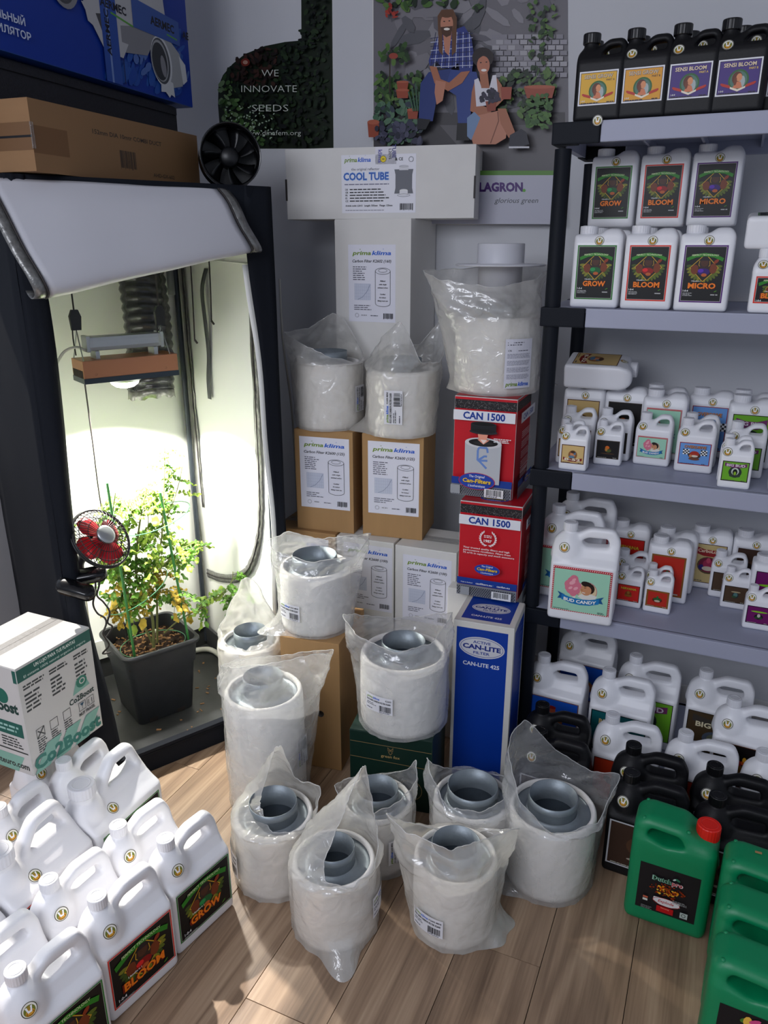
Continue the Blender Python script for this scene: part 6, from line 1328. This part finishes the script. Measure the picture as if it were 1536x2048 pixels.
carton('supply_carton', 'white and green printed carton resting on the white jugs', (-1.487, 1.132, .2835), radians(90), BW, BD, BH, M['carton_white'], [('printed_front', art_boost(BW - .002, BH - .004), front(BW, BH), 'paper'), ('printed_end', art_boost_end(BD - .002, BH - .004), plane_map((0, BD / 2, BH / 2), (0, -1, 0), (-1, 0, 0)), 'paper')])

# ------------------------------------------------------------------ posters on the back wall
PLG = ([-2.80175, .00242709, -.000225419, 2.9193e-07, -4.1722e-07, 9.99605e-09], [2.48484, -.000226787, -.00166188, 3.33723e-07, 2.8379e-08, -2.6075e-07])
DNF = ([-2.85908, .00260541, -.00031792, 4.29218e-07, -5.55556e-07, -1.38956e-08], [2.50227, -.000266532, -.00168214, 3.84362e-07, 5.03714e-08, -3.09325e-07])
class Poster(Pr):
    """artwork laid out on a measured grid, converted to metres on the wall"""
    def fit(s, C): s.C = C; return s
    def raw(s, v, f, col):
        X = lambda c, x, y: c[0] + c[1] * x + c[2] * y + c[3] * x * y + c[4] * x * x + c[5] * y * y
        return Pr.raw(s, [(X(s.C[0], x, -y), X(s.C[1], x, -y)) for x, y in v], f, col)
def wall_map(u, v, l): return (u, -l, v)
class PF:   # flips the grid so that y runs down as measured
    def __init__(s, C): s.p = Poster().fit(C)
    def poly(s, pts, c): s.p.poly([(x, -y) for x, y in pts], c)
    def ell(s, x, y, rx, ry, c, n=16, rot=0): s.p.ell(x, -y, rx, ry, c, n, -rot)
    def line(s, pts, w, c): s.p.line([(x, -y) for x, y in pts], w, c)
    def rect(s, x0, y0, x1, y1, c): s.p.rect(x0, -y1, x1, -y0, c)
    def text(s, t, x, y, h, c, **k): s.p.text(t, x, -y, h, c, **k)
    def blobs(s, x0, y0, x1, y1, n, r0, r1, cols):
        for _ in range(n): s.ell(random.uniform(x0, x1), random.uniform(y0, y1), random.uniform(r0, r1), random.uniform(r0, r1) * .55, random.choice(cols), 7, random.random() * 3)
random.seed(17)
P_ = PF(PLG); skin, skin2 = (.74, .50, .40), (.66, .42, .31)
P_.rect(747, -140, 1136, 262, (.45, .44, .46)); P_.rect(747, 225, 1130, 347, (.30, .29, .30)); P_.poly([(880, 250), (1120, 250), (1118, 347), (965, 347)], (.40, .39, .40))
P_.blobs(786, -100, 1090, 200, 90, 12, 38, [(.40, .39, .42), (.50, .49, .51), (.36, .36, .38), (.55, .54, .56)])
for r in range(8):
    for c in range(9): P_.rect(985 + c * 16 + (r % 2) * 8, 70 + r * 11, 999 + c * 16 + (r % 2) * 8, 79 + r * 11, random.choice([(.60, .59, .62), (.66, .65, .67), (.54, .53, .56)])) if 985 + c * 16 < 1115 else None
GR = [(.12, .22, .10), (.20, .32, .14), (.28, .42, .18), (.09, .16, .09), (.34, .46, .22)]
P_.blobs(760, -125, 960, 22, 150, 5, 13, GR); P_.blobs(1060, -135, 1112, 130, 90, 4, 9, GR); P_.blobs(775, 12, 800, 40, 12, 3, 7, [(.55, .16, .14), (.66, .22, .16)])
P_.blobs(758, 150, 850, 215, 110, 4, 10, GR); P_.blobs(1000, 140, 1115, 235, 150, 4, 10, GR); P_.blobs(759, 205, 850, 288, 120, 4, 11, [(.14, .26, .18), (.26, .40, .30), (.20, .24, .28), (.34, .46, .36)])
P_.line([(789, 190), (790, 105)], 2.5, (.2, .16, .1)); P_.blobs(770, 95, 828, 130, 26, 5, 10, GR); P_.ell(797, 117, 9, 6, (.6, .26, .2))
for x, y, w, h in ((815, 175, 24, 14), (815, 192, 26, 16), (757, 262, 24, 30), (835, 232, 22, 18), (1085, 190, 62, 22)):
    P_.poly([(x - w / 2, y - h / 2), (x + w / 2, y - h / 2), (x + w * .4, y + h / 2), (x - w * .4, y + h / 2)], (.60, .28, .19)); P_.ell(x, y - h / 2, w / 2, h * .16, (.68, .36, .26), 16)
P_.blobs(1058, 195, 1110, 258, 70, 4, 9, [(.18, .34, .12), (.30, .46, .18), (.24, .40, .16)]); P_.blobs(762, 250, 850, 288, 50, 5, 11, [(.22, .22, .30), (.30, .30, .38), (.15, .16, .22)])
for k in range(9): P_.line([(838 + k * 4, 226), (828 + k * 7, 188 - (k % 3) * 8)], 3, (.22, .36, .26))
# seated man in a checked shirt
jean = (.15, .22, .46); P_.poly([(868, 150), (912, 143), (916, 172), (886, 190), (876, 246), (848, 246), (852, 172)], jean); P_.poly([(912, 145), (962, 150), (968, 176), (952, 205), (950, 252), (926, 254), (922, 196), (900, 182)], (.18, .26, .52)); P_.poly([(846, 240), (872, 243), (862, 262), (845, 262)], (.1, .1, .12)); P_.poly([(924, 250), (950, 250), (948, 284), (922, 284)], (.1, .09, .1))
P_.poly([(888, 74), (902, 66), (922, 66), (938, 60), (952, 82), (957, 118), (953, 150), (930, 152), (926, 132), (914, 142), (894, 142), (884, 128), (871, 140), (868, 128), (878, 98)], (.17, .22, .50))
for k in range(12): P_.line([(872 + k * 7, 142), (882 + k * 6, 72)], 1.3, (.74, .76, .86) if k % 2 else (.08, .10, .26))
for k in range(8): P_.line([(872, 84 + k * 8), (955, 74 + k * 9)], 1.3, (.74, .76, .86) if k % 2 else (.10, .12, .30))
P_.poly([(896, 70), (914, 70), (908, 118), (900, 110)], skin); P_.poly([(886, 40), (894, 28), (916, 27), (924, 44), (922, 110), (914, 118), (914, 60), (895, 60), (896, 118), (888, 108)], (.38, .25, .16)); P_.ell(904, 56, 12.5, 20, skin, 20); P_.poly([(892, 62), (916, 60), (912, 78), (903, 82), (895, 76)], (.30, .18, .12)); P_.ell(904, 66, 6, 2.6, (.93, .9, .86), 10); P_.ell(899, 51, 2, 1.2, INK, 6); P_.ell(909, 50, 2, 1.2, INK, 6); P_.ell(904, 36, 13, 8, (.36, .23, .14), 14)
P_.poly([(870, 138), (884, 140), (892, 164), (912, 172), (904, 186), (880, 172)], skin2); P_.poly([(950, 148), (932, 150), (912, 168), (900, 178), (906, 188), (934, 172)], skin2); P_.poly([(882, 166), (902, 170), (896, 206), (884, 214), (880, 190)], skin)
# woman sitting with potted plants
P_.poly([(960, 164), (953, 190), (950, 226), (966, 236), (992, 232), (990, 222), (972, 216), (966, 196), (972, 170)], skin2); P_.poly([(998, 156), (1012, 176), (1016, 204), (1000, 220), (992, 212), (1000, 198), (994, 170)], skin2)
P_.poly([(958, 166), (966, 162), (972, 180), (988, 180), (994, 157), (1001, 156), (1004, 186), (1000, 214), (962, 218)], (.86, .85, .88)); P_.poly([(944, 250), (954, 238), (1006, 226), (1024, 250), (1020, 280), (1000, 292), (956, 292)], skin); P_.poly([(944, 240), (958, 228), (970, 240), (952, 284), (944, 276)], (.46, .56, .70)); P_.poly([(1004, 222), (1020, 222), (1038, 268), (1026, 280), (1010, 252)], skin2); P_.line([(990, 290), (1006, 246), (1004, 228)], 2, (.5, .3, .22))
P_.poly([(1028, 274), (1050, 262), (1060, 268), (1066, 292), (1036, 302), (1026, 294)], (.16, .16, .20)); P_.line([(1026, 298), (1066, 298)], 3.4, (.82, .82, .84))
P_.poly([(968, 152), (984, 150), (988, 182), (972, 182)], skin2); P_.ell(975, 122, 21, 20, (.13, .09, .10), 20); P_.ell(976, 137, 12.5, 18, (.72, .46, .36), 20); P_.ell(977, 147, 5.5, 2.6, (.94, .92, .9), 10); P_.ell(971, 132, 2, 1.2, INK, 6); P_.ell(982, 131, 2, 1.2, INK, 6); P_.poly([(962, 128), (966, 112), (986, 110), (990, 126), (976, 118)], (.13, .09, .10))
P_.poly([(980, 208), (1002, 206), (1000, 226), (984, 228)], (.56, .26, .18)); P_.poly([(1010, 180), (1032, 180), (1030, 204), (1012, 204)], (.60, .28, .2)); P_.blobs(972, 186, 1006, 208, 30, 4, 9, [(.12, .11, .18), (.20, .18, .26)])
P_.rect(747, 344, 1130, 353, (.34, .52, .22)); P_.rect(747, 353, 1130, 449, (.70, .70, .75)); P_.text('PLAGRON', 957, 384, 17, (.28, .14, .42), al='l', bold=.05, w=97); P_.text('.', 1053, 384, 19, (.36, .62, .22), al='l', bold=.06); P_.text('glorious green', 998, 407, 10.5, (.26, .27, .28), al='l', shear=.3, w=86)
po = thing('garden_poster', 'large poster of a couple among garden plants on the back wall', 'poster', (0, YB - .0022, 0))
bk = MB(); bk.box((-.905, .0009, 2.13), (.640, .0014, .985)); bk.part('poster_sheet', M['carton_white'], po); part('printed_picture', P_.p.mesh('printed_picture', wall_map, 'gloss'), po)
random.seed(18); D_ = PF(DNF)
edge_ = [(602, -60), (664, -60), (665, 100), (667, 297), (560, 297), (447, 298), (440, 262), (436, 210), (437, 172), (446, 150), (465, 128), (490, 108), (530, 92), (570, 84), (603, 81)]
D_.poly(edge_, (.085, .125, .07))
def inside(x, y):
    c = False; j = len(edge_) - 1
    for i in range(len(edge_)):
        (x0, y0), (x1, y1) = edge_[i], edge_[j]
        if (y0 > y) != (y1 > y) and x < (x1 - x0) * (y - y0) / (y1 - y0) + x0: c = not c
        j = i
    return c
for _ in range(1100):
    x, y = random.uniform(442, 660), random.uniform(-50, 290)
    if not all(inside(x + dx, y + dy) for dx, dy in ((9, 0), (-9, 0), (0, 6), (0, -6))): continue
    if 470 < x < 560 and y < 170 + (x - 470) * .1 and x < 600 and y > 90: col = random.choice([(.16, .10, .08), (.10, .07, .06), (.22, .13, .10)])
    elif x - 440 < (y - 120) * .55: col = random.choice([(.24, .36, .18), (.34, .46, .26), (.16, .26, .12), (.42, .52, .36)])
    else: col = random.choice([(.05, .09, .05), (.09, .15, .08), (.13, .20, .10), (.04, .06, .05)])
    D_.ell(x, y, random.uniform(3, 9), random.uniform(2, 5), col, 7, random.random() * 3)
for _ in range(90):
    x, y = random.uniform(462, 560), random.uniform(215, 285); D_.ell(x, y, 2.2, 1.3, (.62, .70, .60), 6, random.random() * 3)
D_.ell(503, 129, 9, 8, (.42, .14, .10), 12); D_.ell(503, 129, 5, 4, (.66, .50, .44), 10)
for t, x, y, h in (('WE', 552, 157, 14), ('INNOVATE', 550, 188, 14), ('SEEDS', 552, 226, 14)): D_.text(t, x, y, h, (.78, .80, .76), bold=-.012, w={'WE': 34, 'INNOVATE': 110, 'SEEDS': 72}[t])
D_.text('www.dinafem.org', 555, 273, 10, (.80, .82, .78), bold=-.01, w=116)
do = thing('seed_poster', 'dark green curved edge seed poster reading WE INNOVATE SEEDS', 'poster', (0, YB - .0022, 0))
q_ = Poster().fit(DNF); q_.poly([(x, -y) for x, y in edge_], (.8, .8, .8)); w2 = q_.sh[0][0]
MB().prism([(x, z) for x, z in w2], .0, .0016).part('poster_sheet', M['carton_white'], do); part('printed_picture', D_.p.mesh('printed_picture', wall_map, 'gloss'), do)
